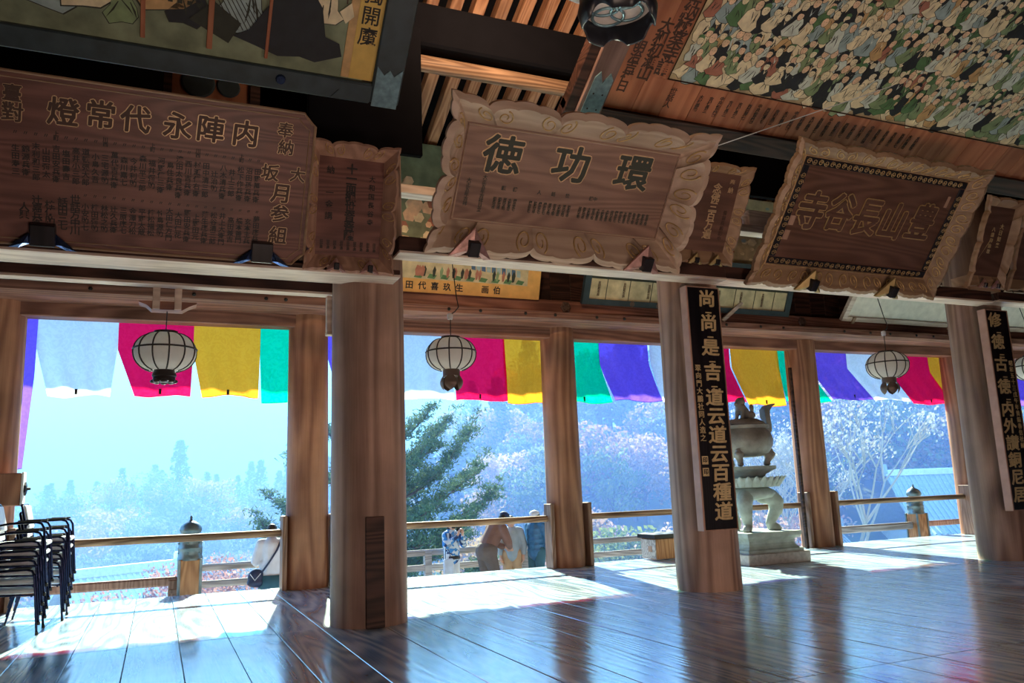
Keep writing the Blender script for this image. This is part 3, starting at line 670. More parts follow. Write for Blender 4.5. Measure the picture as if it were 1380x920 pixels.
for i, s_ in enumerate(row2):
    x = .79 - i * (.79 + .70) / 19
    text('lettering', vert(s_), .064, 'black_ink', A, (x + X0, -.001, .29), .0015, .0012, 1.0)
    text('lettering', '〃', .045, 'black_ink', A, (x + X0, -.001, .49), .0015, .001)
for x, s_ in ((-.78, '世話方中川'), (-.88, '話田三七'), (-.98, '桂佐助'), (-1.08, '辻嘉兵衛'), (-1.18, '人興')):
    text('lettering', vert(s_), .085, 'black_ink', A, (x + X0, -.001, .30), .0015, .0015, .85)
hook(A, -1.03 + X0, .01, 1.0, 'blue_steel'); hook(A, .86 + X0, .01, 1.0, 'blue_steel')

# B: narrow framed plaque
Bq = plaque('narrow upright red-brown plaque with scalloped pale frame right of the widest board', 1.27, .96, 3.57, 15, 1.36)
fn = frame_sides(Bq, .96, 1.36, (.14, .14, .18, .16), .15, .045, 2, 3, 'frame_red_wood', rim=.028)
MB().bbox(.13, .83, .15, .18, .17, 1.21, .004).build('panel', 'plaque_red_wood', Bq)
scrolls(Bq, fn, .15, 'gold_leaf', .055, .006)
text('lettering', vert('十一面観世音菩薩'), .115, 'black_ink', Bq, (.48, .147, .74), .003, .003, .86)
text('lettering', vert('大和国長谷寺'), .07, 'black_ink', Bq, (.70, .147, .78), .002, .001, 1.3)
text('lettering', vert('納　一金講'), .085, 'black_ink', Bq, (.26, .147, .82), .002, .001, 1.4)
for k in range(9): text('lettering', vert('田中源'), .035, 'black_ink', Bq, (.20 + k * .07, .147, .29), .001, .0005, .9)
for x in (.33, .68): cushion(Bq, x, .03, .42, 'pink_copper')

# C: large tan plaque
Cq = plaque('large tan framed plaque with three big dark characters, above the orange-mounted picture', 2.57, 3.32, 3.86, 37, 1.75)
fn = frame_sides(Cq, 3.32, 1.75, (.30, .32, .33, .33), .26, .085, 4, 3, 'frame_tan_wood', rim=.075)
MB().bbox(.29, 3.01, .26, .29, .32, 1.43, .004).build('panel', 'plaque_tan_wood', Cq)
b = MB(); b.tube([(.32, .25, .35), (2.98, .25, .35), (2.98, .25, 1.40), (.32, .25, 1.40), (.32, .25, .35)], .010, 4); b.build('inner_bead', 'frame_tan_wood', Cq)
scrolls(Cq, fn, .26, 'gold_leaf', .105, .010)
for ch_, x in (('徳', .76), ('功', 1.60), ('環', 2.42)): bigchar(Cq, ch_, x, 1.09, .44, 'dull_gold', 'green_black_ink', .256, 1.08)
for x, n_, w_ in ((.42, 6, 1), (.60, 8, 1)): text('lettering', vert('大正五年吉祥日立'[:n_]), .056, 'green_black_ink', Cq, (x + .02, .257, .66), .001, .001, .95)
for x0_, cols in ((.78, 5), (1.22, 9), (1.86, 16)):
    for k in range(cols):
        text('lettering', vert(random.Random(k + cols).choice(['奈良又市', '大和寅吉', '河内太助', '櫻井定七', '初瀬与市'])), .042, 'green_black_ink', Cq, (x0_ + k * .062, .257, .57), .001, .001, .82)
for x, s_ in ((.86, '願'), (1.0, '講'), (1.30, '人'), (1.48, '話'), (1.66, '世'), (2.0, '講中')): text('lettering', s_, .055, 'green_black_ink', Cq, (x, .257, .75), .001, .001)
cushion(Cq, .50, .06, 1.0, 'pink_copper', -.07); cushion(Cq, 2.72, .06, 1.0, 'pink_copper', -.07)

# D: small one tucked behind C
Dq = plaque('small slim brown plaque tucked against the right side of the large tan plaque', 5.80, .92, 4.02, 30, 1.28)
fn = frame_sides(Dq, .92, 1.28, (.13, .15, .16, .13), .08, .045, 2, 3, 'frame_brown_wood', rim=.03)
MB().bbox(.12, .78, .08, .11, .15, 1.16, .004).build('panel', 'plaque_umber_wood', Dq)
scrolls(Dq, fn, .08, 'gold_leaf', .055, .007, ('right', 'top', 'left'))
text('lettering', vert('念佛三百万遍'), .135, 'dull_gold', Dq, (.46, .077, .66), .003, .002, .85)
text('lettering', vert('奉納'), .08, 'dull_gold', Dq, (.66, .077, 1.0), .002, .001, 1.2)
text('lettering', vert('備前長船講中'), .06, 'brown_ink', Dq, (.66, .077, .50), .002, .001, 1.1)
text('lettering', vert('講'), .08, 'dull_gold', Dq, (.26, .077, 1.05), .002, .001, 1.2)
for x in (.30, .62): cushion(Dq, x, .03, .42, 'brass_fitting')

# E: big dark plaque with scrollwork border
Eq = plaque('big dark umber plaque with a golden scalloped frame and five carved gold-edged characters', 6.92, 3.42, 3.79, 39, 1.96)
fn = frame_sides(Eq, 3.42, 1.96, (.27, .28, .29, .23), .13, .05, 7, 5, 'frame_brown_wood', rim=.055, sub=4)
MB().bbox(.26, 3.15, .13, .16, .28, 1.74, .004).build('panel', 'plaque_umber_wood', Eq)
scrolls(Eq, fn, .13, 'gold_leaf', .085, .009)
lip = MB(); lip.tube([(.26, .12, .28), (3.15, .12, .28), (3.15, .12, 1.74), (.26, .12, 1.74), (.26, .12, .28)], .012, 4); lip.build('inner_bead', 'dull_gold', Eq)
for (xa, xb, za, zc) in ((.28, 3.13, .30, .39), (.28, 3.13, 1.63, 1.72), (.28, .37, .40, 1.62), (3.04, 3.13, .40, 1.62)):
    sb = MB().bbox(xa, xb, .112, .13, za, zc, .003).build('border_band', 'black_lacquer', Eq)
    sc = MB(); horiz = xb - xa > 1; n_ = int(((xb - xa) if horiz else (zc - za)) / .095)
    for k in range(n_):
        cx_, cz_ = (xa + .05 + k * .095, (za + zc) / 2) if horiz else ((xa + xb) / 2, za + .05 + k * .095)
        pts = []
        for q in range(11):
            a = q / 10; an = a * 3 * pi + (pi if k % 2 else 0); rr = .040 * (1 - .75 * a); pts.append((cx_ + rr * cos(an), .108, cz_ + rr * sin(an)))
        sc.tube(pts, .0048, 4)
    o = sc.build('scrollwork', 'gold_leaf', sb); o['kind'] = 'stuff'
for k, (ch_, x, z) in enumerate((('寺', .66, 1.02), ('谷', 1.14, 1.05), ('長', 1.62, 1.03), ('山', 2.10, 1.02), ('豊', 2.62, 1.06))):
    bigchar(Eq, ch_, x, z, .53, 'gold_leaf', 'plaque_umber_wood', .122, .86, .014)
for (x, z, wd, hg) in ((.43, .90, .09, .13), (.43, .70, .09, .13), (2.93, 1.42, .05, .16)):
    o = MB().bbox(x - wd / 2, x + wd / 2, .123, .13, z - hg / 2, z + hg / 2, .002).build('seal', 'frame_red_wood', Eq)
cushion(Eq, .98, .05, .9, 'brass_fitting', -.05); cushion(Eq, 2.42, .05, .9, 'brass_fitting', -.05)

# F, G: at the right edge
Fq = plaque('slim dark plaque beside the golden-framed one, near the right picture edge', 11.10, .82, 4.05, 25, 1.38)
fn = frame_sides(Fq, .82, 1.38, (.12, .13, .18, .15), .08, .04, 2, 3, 'frame_brown_wood', rim=.03)
MB().bbox(.11, .70, .08, .11, .17, 1.24, .004).build('panel', 'plaque_umber_wood', Fq)
text('lettering', vert('大日如来'), .085, 'gold_ink', Fq, (.50, .077, .80), .002, .001, 1.1)
text('lettering', vert('八講御詠歌'), .07, 'gold_ink', Fq, (.34, .077, .72), .002, .001, 1.2)
for x in (.28, .56): cushion(Fq, x, .03, .40, 'pink_copper')
Gq = plaque('dark olive plaque cut off by the right picture edge', 12.0, 1.9, 4.05, 22, 1.30)
fn = frame_sides(Gq, 1.9, 1.30, (.16, .16, .18, .15), .09, .04, 3, 2, 'frame_brown_wood', rim=.03)
MB().bbox(.15, 1.75, .09, .12, .17, 1.16, .004).build('panel', 'plaque_umber_wood', Gq)

# ------------------------------------------------------------------ tall black signboards on the columns
def signboard(x0, label, main, side, sidex, seals):
    t = thing('signboard', label, 'signboard', (x0, 8.13, .73))
    MB().bbox(-.006, .012, -.008, .12, 0, 2.99, .003).build('side_batten', 'batten_pink', t); W, H = .50, 2.99
    MB().bbox(.012, W - .012, 0, .09, .012, H - .012, .006).build('panel', 'black_board_wood', t)
    fr = MB(); fr.box(0, .02, -.006, .10, 0, H); fr.box(W - .012, W, -.006, .10, 0, H); fr.box(.02, W - .012, -.006, .10, 0, .012); fr.box(.02, W - .012, -.006, .10, H - .012, H); fr.build('edge_frame', 'frame_red_wood', t)
    z = H - .08; n = sum(.36 if c == '〃' else 1 for c in main); step = (H - .14) / n
    for c in main:
        h = step * (.36 if c == '〃' else 1); z -= h
        if c == '〃':
            for q in (-.02, .02): MB().box(.27 if sidex < .2 else .20, .36 if sidex < .2 else .29, -.006, 0, z + h / 2 + q - .008, z + h / 2 + q + .008).build('stroke', 'gold_ink', t)
        else:
            me = bold('character', c, min(.235, step * .98), .006, .003, 1.22); me.materials.clear(); me.materials.append(MATS['gold_ink']); link('character', me, t, (.30 if sidex < .2 else .19, -.002, z + h / 2 + .03))
    text('lettering', vert(side), .088, 'gold_ink', t, (sidex, -.002, 1.52 if sidex < .2 else 1.55), .003, .001, 1.08)
    for q in seals:
        o = MB().bbox(sidex - .045, sidex + .045, -.005, 0, q - .05, q + .05, .002).build('seal', 'gold_ink', t)
        text('seal_script', '印', .07, 'black_ink', o, (sidex, -.006, q), .001, .002)
signboard(5.95, 'tall black signboard with gold seal script on the second thick column', '尚〃尚〃是〃吉〃道云道云百種道', '翠向門大鵬社同人造之', .09, (.83, .69))
signboard(11.37, 'tall black signboard with gold seal script on the gnarled column at the right edge', '修〃徳〃古〃徳〃内外讃銅尼居', '昭和五十三戊午年黄鐘春信社献', .41, ())

# ------------------------------------------------------------------ painted pictures
def figure(b, x, z, s, rn, mi, lay, big=False):
    """one painted sitter: inked robe, collar, head, hair; mi maps colour -> material index"""
    y = -.001 - lay
    lean = rn.uniform(-.35, .35) + .25
    def T(px, pz): return (x + s * (px + lean * pz * .5), z + s * pz)
    def poly(P, c, dy):
        b.cur = mi[c]; b.add([(T(*p)[0], y - dy, T(*p)[1]) for p in P], [tuple(range(len(P)))])
    n = 12; k1, k2 = rn.uniform(.42, .68), rn.uniform(.5, .8)
    robe = []
    for i in range(n):
        a = 2 * pi * i / n; rr = 1 + .18 * sin(3 * a + rn.uniform(0, 6)); robe.append((k1 * rr * cos(a) * (1.25 if sin(a) < 0 else .75), k2 * rr * sin(a)))
    col = rn.choice(['paint_cream'] * 5 + ['paint_pale'] * 3 + ['paint_green'] * 2 + ['paint_moss'] * 3 + ['paint_black'] * 4 + ['paint_slate'] * 2 + ['paint_rust', 'paint_ochre'])
    poly([(p[0] * 1.05, p[1] * 1.05) for p in robe], 'paint_line', 0); poly(robe, col, .0004)
    for q in range(3):
        x0_, z0_ = rn.uniform(-.3, .3), rn.uniform(.1, .45); x1_, z1_ = x0_ + rn.uniform(-.35, .35), z0_ - rn.uniform(.4, .7)
        poly([(x0_, z0_), (x0_ + .03, z0_), ((x0_ + x1_) / 2 + .06, (z0_ + z1_) / 2), (x1_, z1_)], 'paint_line', .0008)
    if rn.random() < .5: poly([(-.12, .55), (.05, .1), (.16, .5), (.06, .25)], rn.choice(['paint_cream', 'paint_pale', 'paint_ochre']), .0009)
    hx, hz = rn.uniform(-.1, .1), k2 + .12; hr = .22
    def oval(rx, rz, cx_, cz_, c, dy, nn=9, rot=0): poly([(cx_ + rx * cos(2 * pi * i / nn + rot), cz_ + rz * sin(2 * pi * i / nn + rot)) for i in range(nn)], c, dy)
    oval(hr * 1.12, hr * 1.4, hx, hz, 'paint_line', .0010); oval(hr, hr * 1.28, hx, hz, rn.choice(['paint_flesh', 'paint_cream']), .0014)
    hc = rn.random()
    if hc < .65: poly([(hx - hr, hz + .05), (hx - hr * .9, hz + hr * 1.3), (hx, hz + hr * 1.75), (hx + hr * .9, hz + hr * 1.3), (hx + hr, hz + .1), (hx + .3 * hr, hz + hr * .75), (hx - .5 * hr, hz + hr * .7)], 'paint_black' if hc < .5 else 'paint_green', .0018)
    for e_ in (-.4, .4): poly([(hx + e_ * hr - .05, hz + .02), (hx + e_ * hr + .05, hz + .03), (hx + e_ * hr, hz + .05)], 'paint_line', .0020)
    poly([(hx - .04, hz - .15), (hx + .04, hz - .15), (hx, hz - .13)], 'paint_rust', .0020)
ORDER = list(PAINT); MI = {k: i for i, k in enumerate(ORDER)}
def crowd(t, name, x0, x1, z0, z1, s, seed, dx=1.0, dz=.62, jitter=.35):
    rn = random.Random(seed); b = MB(); rows = int((z1 - z0) / (s * dz)) + 1; cnt = 0
    for j in range(rows, -1, -1):
        z = z0 + s * .6 + j * s * dz
        if z > z1 - s * .9: continue
        k = 0; x = x0 + s * (.6 + .5 * (j % 2))
        while x < x1 - s * .6:
            if x + s * .8 < x1: figure(b, x + rn.uniform(-jitter, jitter) * s * .4, z + rn.uniform(-.15, .15) * s, s * rn.uniform(.85, 1.12), rn, MI, .0022 * ((rows - j) % 5) + .0005 * (k % 4))
            x += s * dx; k += 1; cnt += 1
    return b.build(name, ORDER, t)
# right: the huge crowd picture on red-brown boards, lying under the roof
PR = thing('painted_board', 'huge crowd painting on red-brown boards leaning under the roof at top right', 'painting', (4.44, 7.5, 6.1), (R(57), 0, 0))
for k in range(23): 
    x = .34 + k * .40
    MB().bbox(x + .003, x + .397, .0, .035, -.50, -.01 if k >= 1 else 3.2, .003).build('board', 'ema_board_wood', PR)
MB().bbox(.74, 1.02, .0, .035, -.01, 3.2, .003).build('board', 'ema_board_wood', PR)
MB().bbox(1.03, 9.54, .004, .03, 0, 3.2, .002).build('picture_ground', 'picture_ground', PR)
crowd(PR, 'painted_crowd', 1.04, 9.3, .03, 3.1, .21, 11, .80, .60)
lw = MB(); lw.tube([(1.03, -.004, 3.2), (1.03, -.004, 0), (9.54, -.004, 0)], .010, 4); lw.build('picture_fillet', 'dark_beam_wood', PR)
MB().bbox(-.02, .30, -.10, .03, -.62, 3.2, .01).build('side_post', 'mount_post_wood', PR)
MB().bbox(-.16, -.02, -.06, .10, -.62, 3.2, .01).build('side_dark_post', 'dark_beam_wood', PR)  # slimmer second post in the dark beam wood
b = MB(); b.prism([(.03, -.62), (.27, -.62), (.27, -.10), (.21, -.02), (.17, -.10), (.15, -.16), (.12, -.10), (.08, -.02), (.03, -.10)], -.115, -.10); sh = b.build('metal_shoe', 'teal_metal', PR)
for q in ((.09, -.5), (.21, -.5), (.09, -.3), (.21, -.3)): MB().ell((q[0], -.117, q[1]), (.012, .006, .012), n=8, m=5).build('rivet', 'iron', sh)
MB().bbox(-.16, 9.8, -.04, .12, -.80, -.50, .01).build('bottom_rail', 'dark_beam_wood', PR)
for k, s_ in enumerate(('奉納極楽寺講', '大和初瀬山', '明治吉祥日')): text('lettering', vert(s_), .22 - .03 * k, 'brown_ink', PR, (.90 - .21 * k, -.002, .55 - .25 * k), .001, .004, .8)
for k in range(26): text('lettering', vert(random.Random(k).choice(['中井佐兵衛', '吉村長三', '西田源七', '木村善助'])), .062, 'brown_ink', PR, (1.6 + k * .15, -.002, -.24), .001, .002, .92)
text('lettering', vert('世話人'), .10, 'brown_ink', PR, (1.18, -.002, -.24), .001, .002, .92)
# left: sitters in large robes, yellow strip
PL = thing('painted_board', 'dark painting of large robed sitters with a yellow lettered strip, top left', 'painting', (-2.6, 7.5, 5.42), (R(48), 0, 0))
MB().bbox(0, 4.34, .004, .04, -.02, 2.2, .003).build('picture_ground', 'picture_green_ground', PL)
rn = random.Random(5); b = MB()
for k, (x, z, s_) in enumerate(((.5, .55, .42), (1.2, .62, .44), (1.9, .50, .42), (2.55, .55, .40), (3.15, .50, .38), (.8, 1.1, .42), (1.6, 1.15, .42), (2.3, 1.15, .4), (3.0, 1.1, .4), (3.75, 1.0, .4), (3.4, 1.35, .36), (.3, .30, .30), (.95, .28, .30), (1.55, .34, .32), (2.15, .30, .30), (2.7, .42, .28), (3.9, .62, .26), (1.9, .80, .34), (2.9, .80, .32))): figure(b, x, z, s_, rn, MI, .002 * (k % 6))
def flat(b, P, c, y): b.cur = MI[c]; b.add([(x, y, z) for x, z in P], [tuple(range(len(P)))])
flat(b, [(3.08, .22), (3.22, .30), (3.42, .62), (3.50, .78), (3.72, .80), (3.86, .62), (3.92, .36), (4.06, .32), (4.10, .20), (3.85, .10), (3.70, .13), (3.5, .10), (3.30, .16)], 'paint_black', -.022)
flat(b, [(2.7, .30), (3.05, .14), (3.15, .34), (2.9, .5)], 'paint_line', -.020)
flat(b, [(4.02, .62), (4.12, .72), (4.16, .60), (4.09, .52)], 'paint_cream', -.021)
for k in range(22): x = 2.2 + .08 * (k % 8); z = .42 + .07 * (k // 8) ; flat(b, [(x, z), (x + .04, z), (x + .04, z + .035), (x, z + .035)], 'paint_line', -.0205)
for k in range(16): flat(b, [(2.62 + .05 * k, .70 - .015 * k), (2.63 + .05 * k, .70 - .015 * k), (2.86 + .045 * k, .28), (2.85 + .045 * k, .28)], 'paint_line', -.0150)
b.build('painted_sitters', ORDER, PL)
for x, w_ in ((1.1, .05), (2.3, .04), (2.86, .05), (3.38, .03)): MB().bbox(x, x + w_, -.034, .004, .06, 2.2, .004).build('batten', 'ema_board_wood', PL)
MB().bbox(4.12, 4.20, -.004, .03, 0, 2.2, .002).build('strip', 'paint_ochre', PL)
MB().bbox(4.20, 4.44, -.006, .03, 0, 2.2, .002).build('yellow_strip', 'yellow_mount', PL)
text('lettering', vert('獨開魔'), .19, 'black_ink', PL, (4.32, -.008, .62), .001, .0018, 1.05)
text('lettering', vert('三千'), .09, 'brown_ink', PL, (4.08, -.008, .78), .001, .002, .98)
MB().bbox(4.44, 4.74, -.05, .10, -.20, 2.2, .012).build('frame_stile', 'dark_teal_lacquer', PL)
MB().bbox(0, 4.44, -.05, .10, -.22, -.01, .012).build('frame_rail', 'dark_teal_lacquer', PL)
b = MB(); b.prism([(4.46, -.23), (4.72, -.23), (4.72, .18), (4.64, .10), (4.59, .16), (4.54, .10), (4.46, .18)], -.065, -.05); b.build('metal_shoe', 'teal_metal', PL)
b = MB(); b.prism([(4.05, -.20), (4.44, -.20), (4.44, -.03), (4.02, -.03), (4.12, -.11)], -.062, -.05); b.build('metal_shoe', 'dark_teal_lacquer', PL)
MB().lathe([(.05, 0), (.04, .03)], 12, M=Matrix.Rotation(R(90), 4, 'X'), c=(3.55, -.05, -.11)).build('nail_head', 'blue_steel', PL)
# framed panel with two dark discs behind
t = thing('carved_panel', 'dark framed panel with two round discs behind the left plaque', 'panel', (-.10, 8.42, 5.30))
MB().bbox(0, .95, .03, .06, 0, .58, .004).build('back', 'ema_board_wood', t)
fr = MB(); fr.box(0, .95, 0, .06, .48, .58); fr.box(0, .08, 0, .06, 0, .48); fr.box(.85, .95, 0, .06, 0, .48); fr.build('frame', 'dark_beam_wood', t)
for x, r_ in ((.33, .17), (.63, .12)): MB().lathe([(r_, 0), (r_ * .9, .02)], 24, M=Matrix.Rotation(R(90), 4, 'X'), c=(x, .03, .30)).build('disc', 'dark_teal_lacquer', t)
# pictures above the outer lintel
t = thing('framed_picture', 'orange-mounted landscape picture with a black signature, above the second lantern', 'painting', (3.40, 12.08, 4.46), (R(18), 0, 0))
MB().bbox(0, 2.42, 0, .04, -.02, .80, .004).build('mount', 'orange_mount', t)
MB().bbox(.0, 2.18, -.012, 0, .20, .80, .003).build('picture', 'picture_ground', t)
b = MB(); rn = random.Random(8)
for k in range(26):
    x = rn.uniform(.05, 2.1); flat(b, [(x, .24), (x + .03, .25), (x + .05, .36), (x + .02, .42), (x - .01, .34)], rn.choice(['paint_rust', 'paint_rust', 'paint_moss', 'paint_line']), -.0135 - .0002 * k)
for k in range(10): x = 1.15 + k * .09; flat(b, [(x, .52 - k * .008), (x + .07, .51 - k * .008), (x + .08, .40 - k * .008), (x + .01, .41 - k * .008)], 'paint_slate' if k % 2 else 'paint_blue', -.0130)
for k in range(9): x = .2 + k * .22; flat(b, [(x, .22), (x + .12, .21), (x + .16, .27), (x + .04, .29)], 'paint_green', -.0128)
b.build('painted_village', ORDER, t)
for k, c_ in enumerate('田代喜玖生 画伯'):
    if c_ != ' ': text('character', c_, .135, 'black_ink', t, (.14 + k * .21 + (.0 if k < 5 else .03), -.003, .085), .001, .003)
text('lettering', '白', .07, 'black_ink', t, (2.30, -.003, .60), .001, .002)
def aged(x0, x1, label, m_f, m_in, tilt=24, light=False):
    t = thing('framed_picture', label, 'painting', (x0, 12.06, 4.42), (R(tilt), 0, 0)); W = x1 - x0
    fr = MB(); fr.box(0, W, -.03, .05, 0, .10); fr.box(0, .12, -.03, .05, .10, .95); fr.box(W - .12, W, -.03, .05, .10, .95); fr.box(.12, W - .12, -.03, .05, .87, .95); fr.build('frame', m_f, t)
    MB().box(.10, W - .10, .0, .03, .08, .90).build('panel', m_in, t)
    return t
a = aged(6.62, 11.18, 'long grey-framed faded tablet above the purple banner, crossing behind the column', 'dark_teal_lacquer', 'picture_ground')
for k in range(9): MB().box(.45 + k * .46, .462 + k * .46, -.006, 0, .10, .87).build('seam', 'paint_line', a)
MB().box(.12, 4.44, -.010, 0, .46, .50).build('seam', 'paint_line', a)
for k in range(24): text('lettering', vert('吉田和市辰'), .058, 'brown_ink', a, (.3 + k * .17, -.002, .70 if k % 3 else .28), .001, .001, .9)
b = MB(); rn = random.Random(2)
for k in range(3): flat(b, [(.5 + k * .9, .70), (.62 + k * .9, .78), (.80 + k * .9, .72), (.70 + k * .9, .60), (.55 + k * .9, .62)], 'paint_line', -.004)
b.build('painted_bird', ORDER, a)
for x in (1.0, 1.55): MB().lathe([(.05, 0), (.035, .012)], 14, M=Matrix.Rotation(R(90), 4, 'X'), c=(x, -.03, .05)).build('rosette', 'lantern_brown_metal', a)
a = aged(12.55, 15.7, 'pale wooden framed tablet above the small right lantern', 'pale_trim_wood', 'wall_plaster', 40)
MB().bbox(3.0, 3.12, -.06, -.03, -.04, .10, .005).build('clip', 'frame_brown_wood', a)
MB().bbox(.25, .33, -.06, -.03, -.04, .10, .005).build('clip', 'frame_brown_wood', a)
aged(16.8, 20.5, 'pale wooden framed tablet at the far right beyond the gnarled column', 'pale_trim_wood', 'wall_plaster', 40)
# pink painting glimpsed between plaques
t = thing('painted_board', 'narrow glimpse of a pink blossom painting between the small and the large plaque', 'painting', (3.35, 12.2, 5.15), (R(12), 0, 0))
MB().bbox(0, 1.7, 0, .04, 0, 1.75, .004).build('panel', 'picture_green_ground', t)
b = MB(); rn = random.Random(4)
for k in range(60):
    x, z = rn.uniform(.1, 1.6), rn.uniform(.05, 1.2); r_ = rn.uniform(.05, .12); flat(b, [(x + r_ * cos(q), z + r_ * sin(q)) for q in (0, 1, 2, 3, 4, 5.2)], rn.choice(['paint_flesh', 'paint_cream', 'paint_rust', 'paint_flesh']), -.002 - .0001 * k)
b.build('painted_blossom', ORDER, t)
MB().bbox(-.14, 0, -.04, .08, -.05, 1.8, .01).build('frame_stile', 'dark_beam_wood', t)
t = thing('painted_board', 'faded red-flecked painting glimpsed left of the golden-framed plaque', 'painting', (9.0, 12.2, 5.0), (R(12), 0, 0))
MB().bbox(0, 2.4, 0, .04, 0, 1.7, .004).build('panel', 'picture_ground', t)
b = MB()
for k in range(50):
    x, z = rn.uniform(.1, 2.3), rn.uniform(.05, 1.6); r_ = rn.uniform(.04, .12); flat(b, [(x + r_ * cos(q), z + r_ * sin(q) * .6) for q in (0, 1, 2, 3, 4, 5.2)], rn.choice(['paint_rust', 'paint_green', 'paint_cream', 'paint_slate']), -.002 - .0001 * k)
b.build('painted_blossom', ORDER, t)
# bracket block seen between the plaques
t = thing('bracket_block', 'pale bracket block with a dark mark between the two big plaques', 'bracket', (8.15, 9.4, 5.145))
MB().bbox(0, .62, 0, .3, .0, .24, .01).build('block', 'pale_trim_wood', t)
b = MB(); b.prism([(-.75, .62), (-.3, .70), (.6, .70), (1.0, .62), (.6, .52), (.3, .56), (-.3, .50)], -.1, 0); b.build('cloud_board', 'dark_teal_lacquer', t)
# guy wire
tag(MB().tube([(8.1, 6.55, 6.0), (6.45, 7.9, 5.55)], .006, 5).build('guy_wire', 'coat_grey'), 'thin pale wire stretched diagonally between the two big plaques', 'wire')

# ------------------------------------------------------------------ big lacquered lantern at the top edge
t = thing('ceiling_lantern', 'big black lacquered lantern with three linked rings, cut by the top edge', 'lantern', (2.89, 4.5, 4.43)); t.scale = (.77, .77, .77)
rr = .34
b = MB(); b.lathe([(rr, .25), (rr * 1.02, .30), (rr * 1.02, .95), (rr * .98, .98)], 40, cap=False); b.build('drum', 'black_lacquer', t, smooth=True, sharp=40)
b = MB(); n_ = 72; vs = []
for k in range(n_):
    a = 2 * pi * k / n_; c_ = .08 * max(0, cos(5 * a + .6)) ** .6
    for z_, r2 in ((.36, rr * 1.02), (.26, rr * 1.09), (.09 + c_, rr * 1.0), (.10 + c_, rr * .95), (.33, rr * .95)): vs.append((r2 * cos(a), r2 * sin(a), z_))
b.add(vs, [(k * 5 + i, ((k + 1) % n_) * 5 + i, ((k + 1) % n_) * 5 + i + 1, k * 5 + i + 1) for k in range(n_) for i in range(4)]); b.build('scalloped_skirt', 'black_lacquer', t, smooth=True)
MB().lathe([(.02, .31), (rr * .96, .31), (rr * .96, .33), (.02, .33)], 40).build('paper_base', 'lantern_paper', t)
for cx_, cy_ in ((-.12, .03), (.12, .03), (0, -.14), (0, .17)):
    MB().tube([(cx_ + .15 * cos(2 * pi * q / 28), cy_ + .15 * sin(2 * pi * q / 28), .305) for q in range(29)], .016, 6).build('linked_ring', 'teal_metal', t, smooth=True)
b = MB(); b.lathe([(.30, .66), (.62, .70), (.68, .77), (.66, .83), (.30, .88)], 48); b.build('paper_disc', 'lantern_paper', t, smooth=True, sharp=30)
b = MB(); b.lathe([(.672, .755), (.69, .77), (.672, .785)], 48); b.build('disc_rim', 'teal_metal', t, smooth=True)
MB().tube([(0, 0, .98), (0, 0, 7.68)], .012, 6).build('chain', 'iron', t)

# ------------------------------------------------------------------ incense burner
t = thing('incense_burner', 'tall bronze incense burner with lion lid and beast legs on a stone pedestal', 'incense burner', (9.02, 11.02, 0))
MB().bbox(-.62, .62, -.62, .62, 0, .17, .012).build('base_slab', 'granite', t)
b = MB()
for q, (r_, z) in enumerate(((.55, .17), (.55, .22), (.51, .24), (.49, .27), (.46, .30), (.455, .36), (.48, .39), (.52, .41), (.54, .43), (.54, .49))): pass
prof = [(.55, .17), (.55, .215), (.50, .235), (.47, .27), (.45, .31), (.455, .35), (.49, .385), (.53, .41), (.54, .43), (.54, .485)]
vs = []; 
for r_, z in prof: vs += [(-r_, -r_, z), (r_, -r_, z), (r_, r_, z), (-r_, r_, z)]
b.add(vs, [(i * 4 + k, i * 4 + (k + 1) % 4, (i + 1) * 4 + (k + 1) % 4, (i + 1) * 4 + k) for i in range(len(prof) - 1) for k in range(4)] + [tuple(range(36, 40)), (3, 2, 1, 0)]); b.build('pedestal', 'verdigris_stone', t)
def beast_leg():
    b = MB(); P = [(.22, 0, 1.05), (.36, 0, 1.05), (.44, 0, .96), (.43, 0, .84), (.36, 0, .72), (.31, 0, .62), (.33, 0, .55), (.40, 0, .54)]
    Q = [.12, .13, .13, .115, .09, .075, .07, .06]
    for i in range(len(P) - 1): cap(b, P[i], P[i + 1], Q[i], Q[i + 1], 12)
    b.ell((.40, 0, .555), (.085, .08, .065)); b.ell((.49, .0, .93), (.05, .07, .06)); b.ell((.46, .06, .98), (.035, .03, .035)); b.ell((.46, -.06, .98), (.035, .03, .035))
    for s_ in (-1, 0, 1): b.ell((.46, s_ * .045, .53), (.035, .022, .03), n=8, m=6)
    return b
lm = baked(beast_leg(), 'leg', [('REMESH', dict(mode='VOXEL', voxel_size=.014)), ('SMOOTH', dict(factor=.5, iterations=5))]); lm.materials.append(MATS['verdigris_stone'])
for k in range(3): link('leg', lm, t, (0, 0, -.02), (0, 0, R(-20 + 120 * k)))
b = MB(); b.lathe([(.10, .98), (.36, 1.02), (.42, 1.08), (.40, 1.14), (.30, 1.19), (.12, 1.20)], 40); b.build('leg_shoulder', 'verdigris_stone', t, smooth=True)
b = MB(); b.lathe([(.30, 1.18), (.46, 1.20), (.54, 1.27), (.56, 1.34), (.52, 1.345), (.30, 1.32)], 48); b.build('lotus_bowl', 'verdigris_stone', t, smooth=True, sharp=50)
pt = MB(); g = []
for j in range(6):
    v = j / 5; wd = .055 * sin(pi * (.18 + .78 * v)) ** .7
    for i in range(5): u = i / 4 * 2 - 1; g.append((.475 + .125 * v + .02 * (1 - u * u) , wd * u, 1.19 + .17 * v))
pt.add(g, [(j * 5 + i, j * 5 + i + 1, (j + 1) * 5 + i + 1, (j + 1) * 5 + i) for j in range(5) for i in range(4)])
pmz = pt.mesh('lotus_petal', 'verdigris_stone', True)
for k in range(28): link('lotus_petal', pmz, t, None, (0, 0, 2 * pi * k / 28))
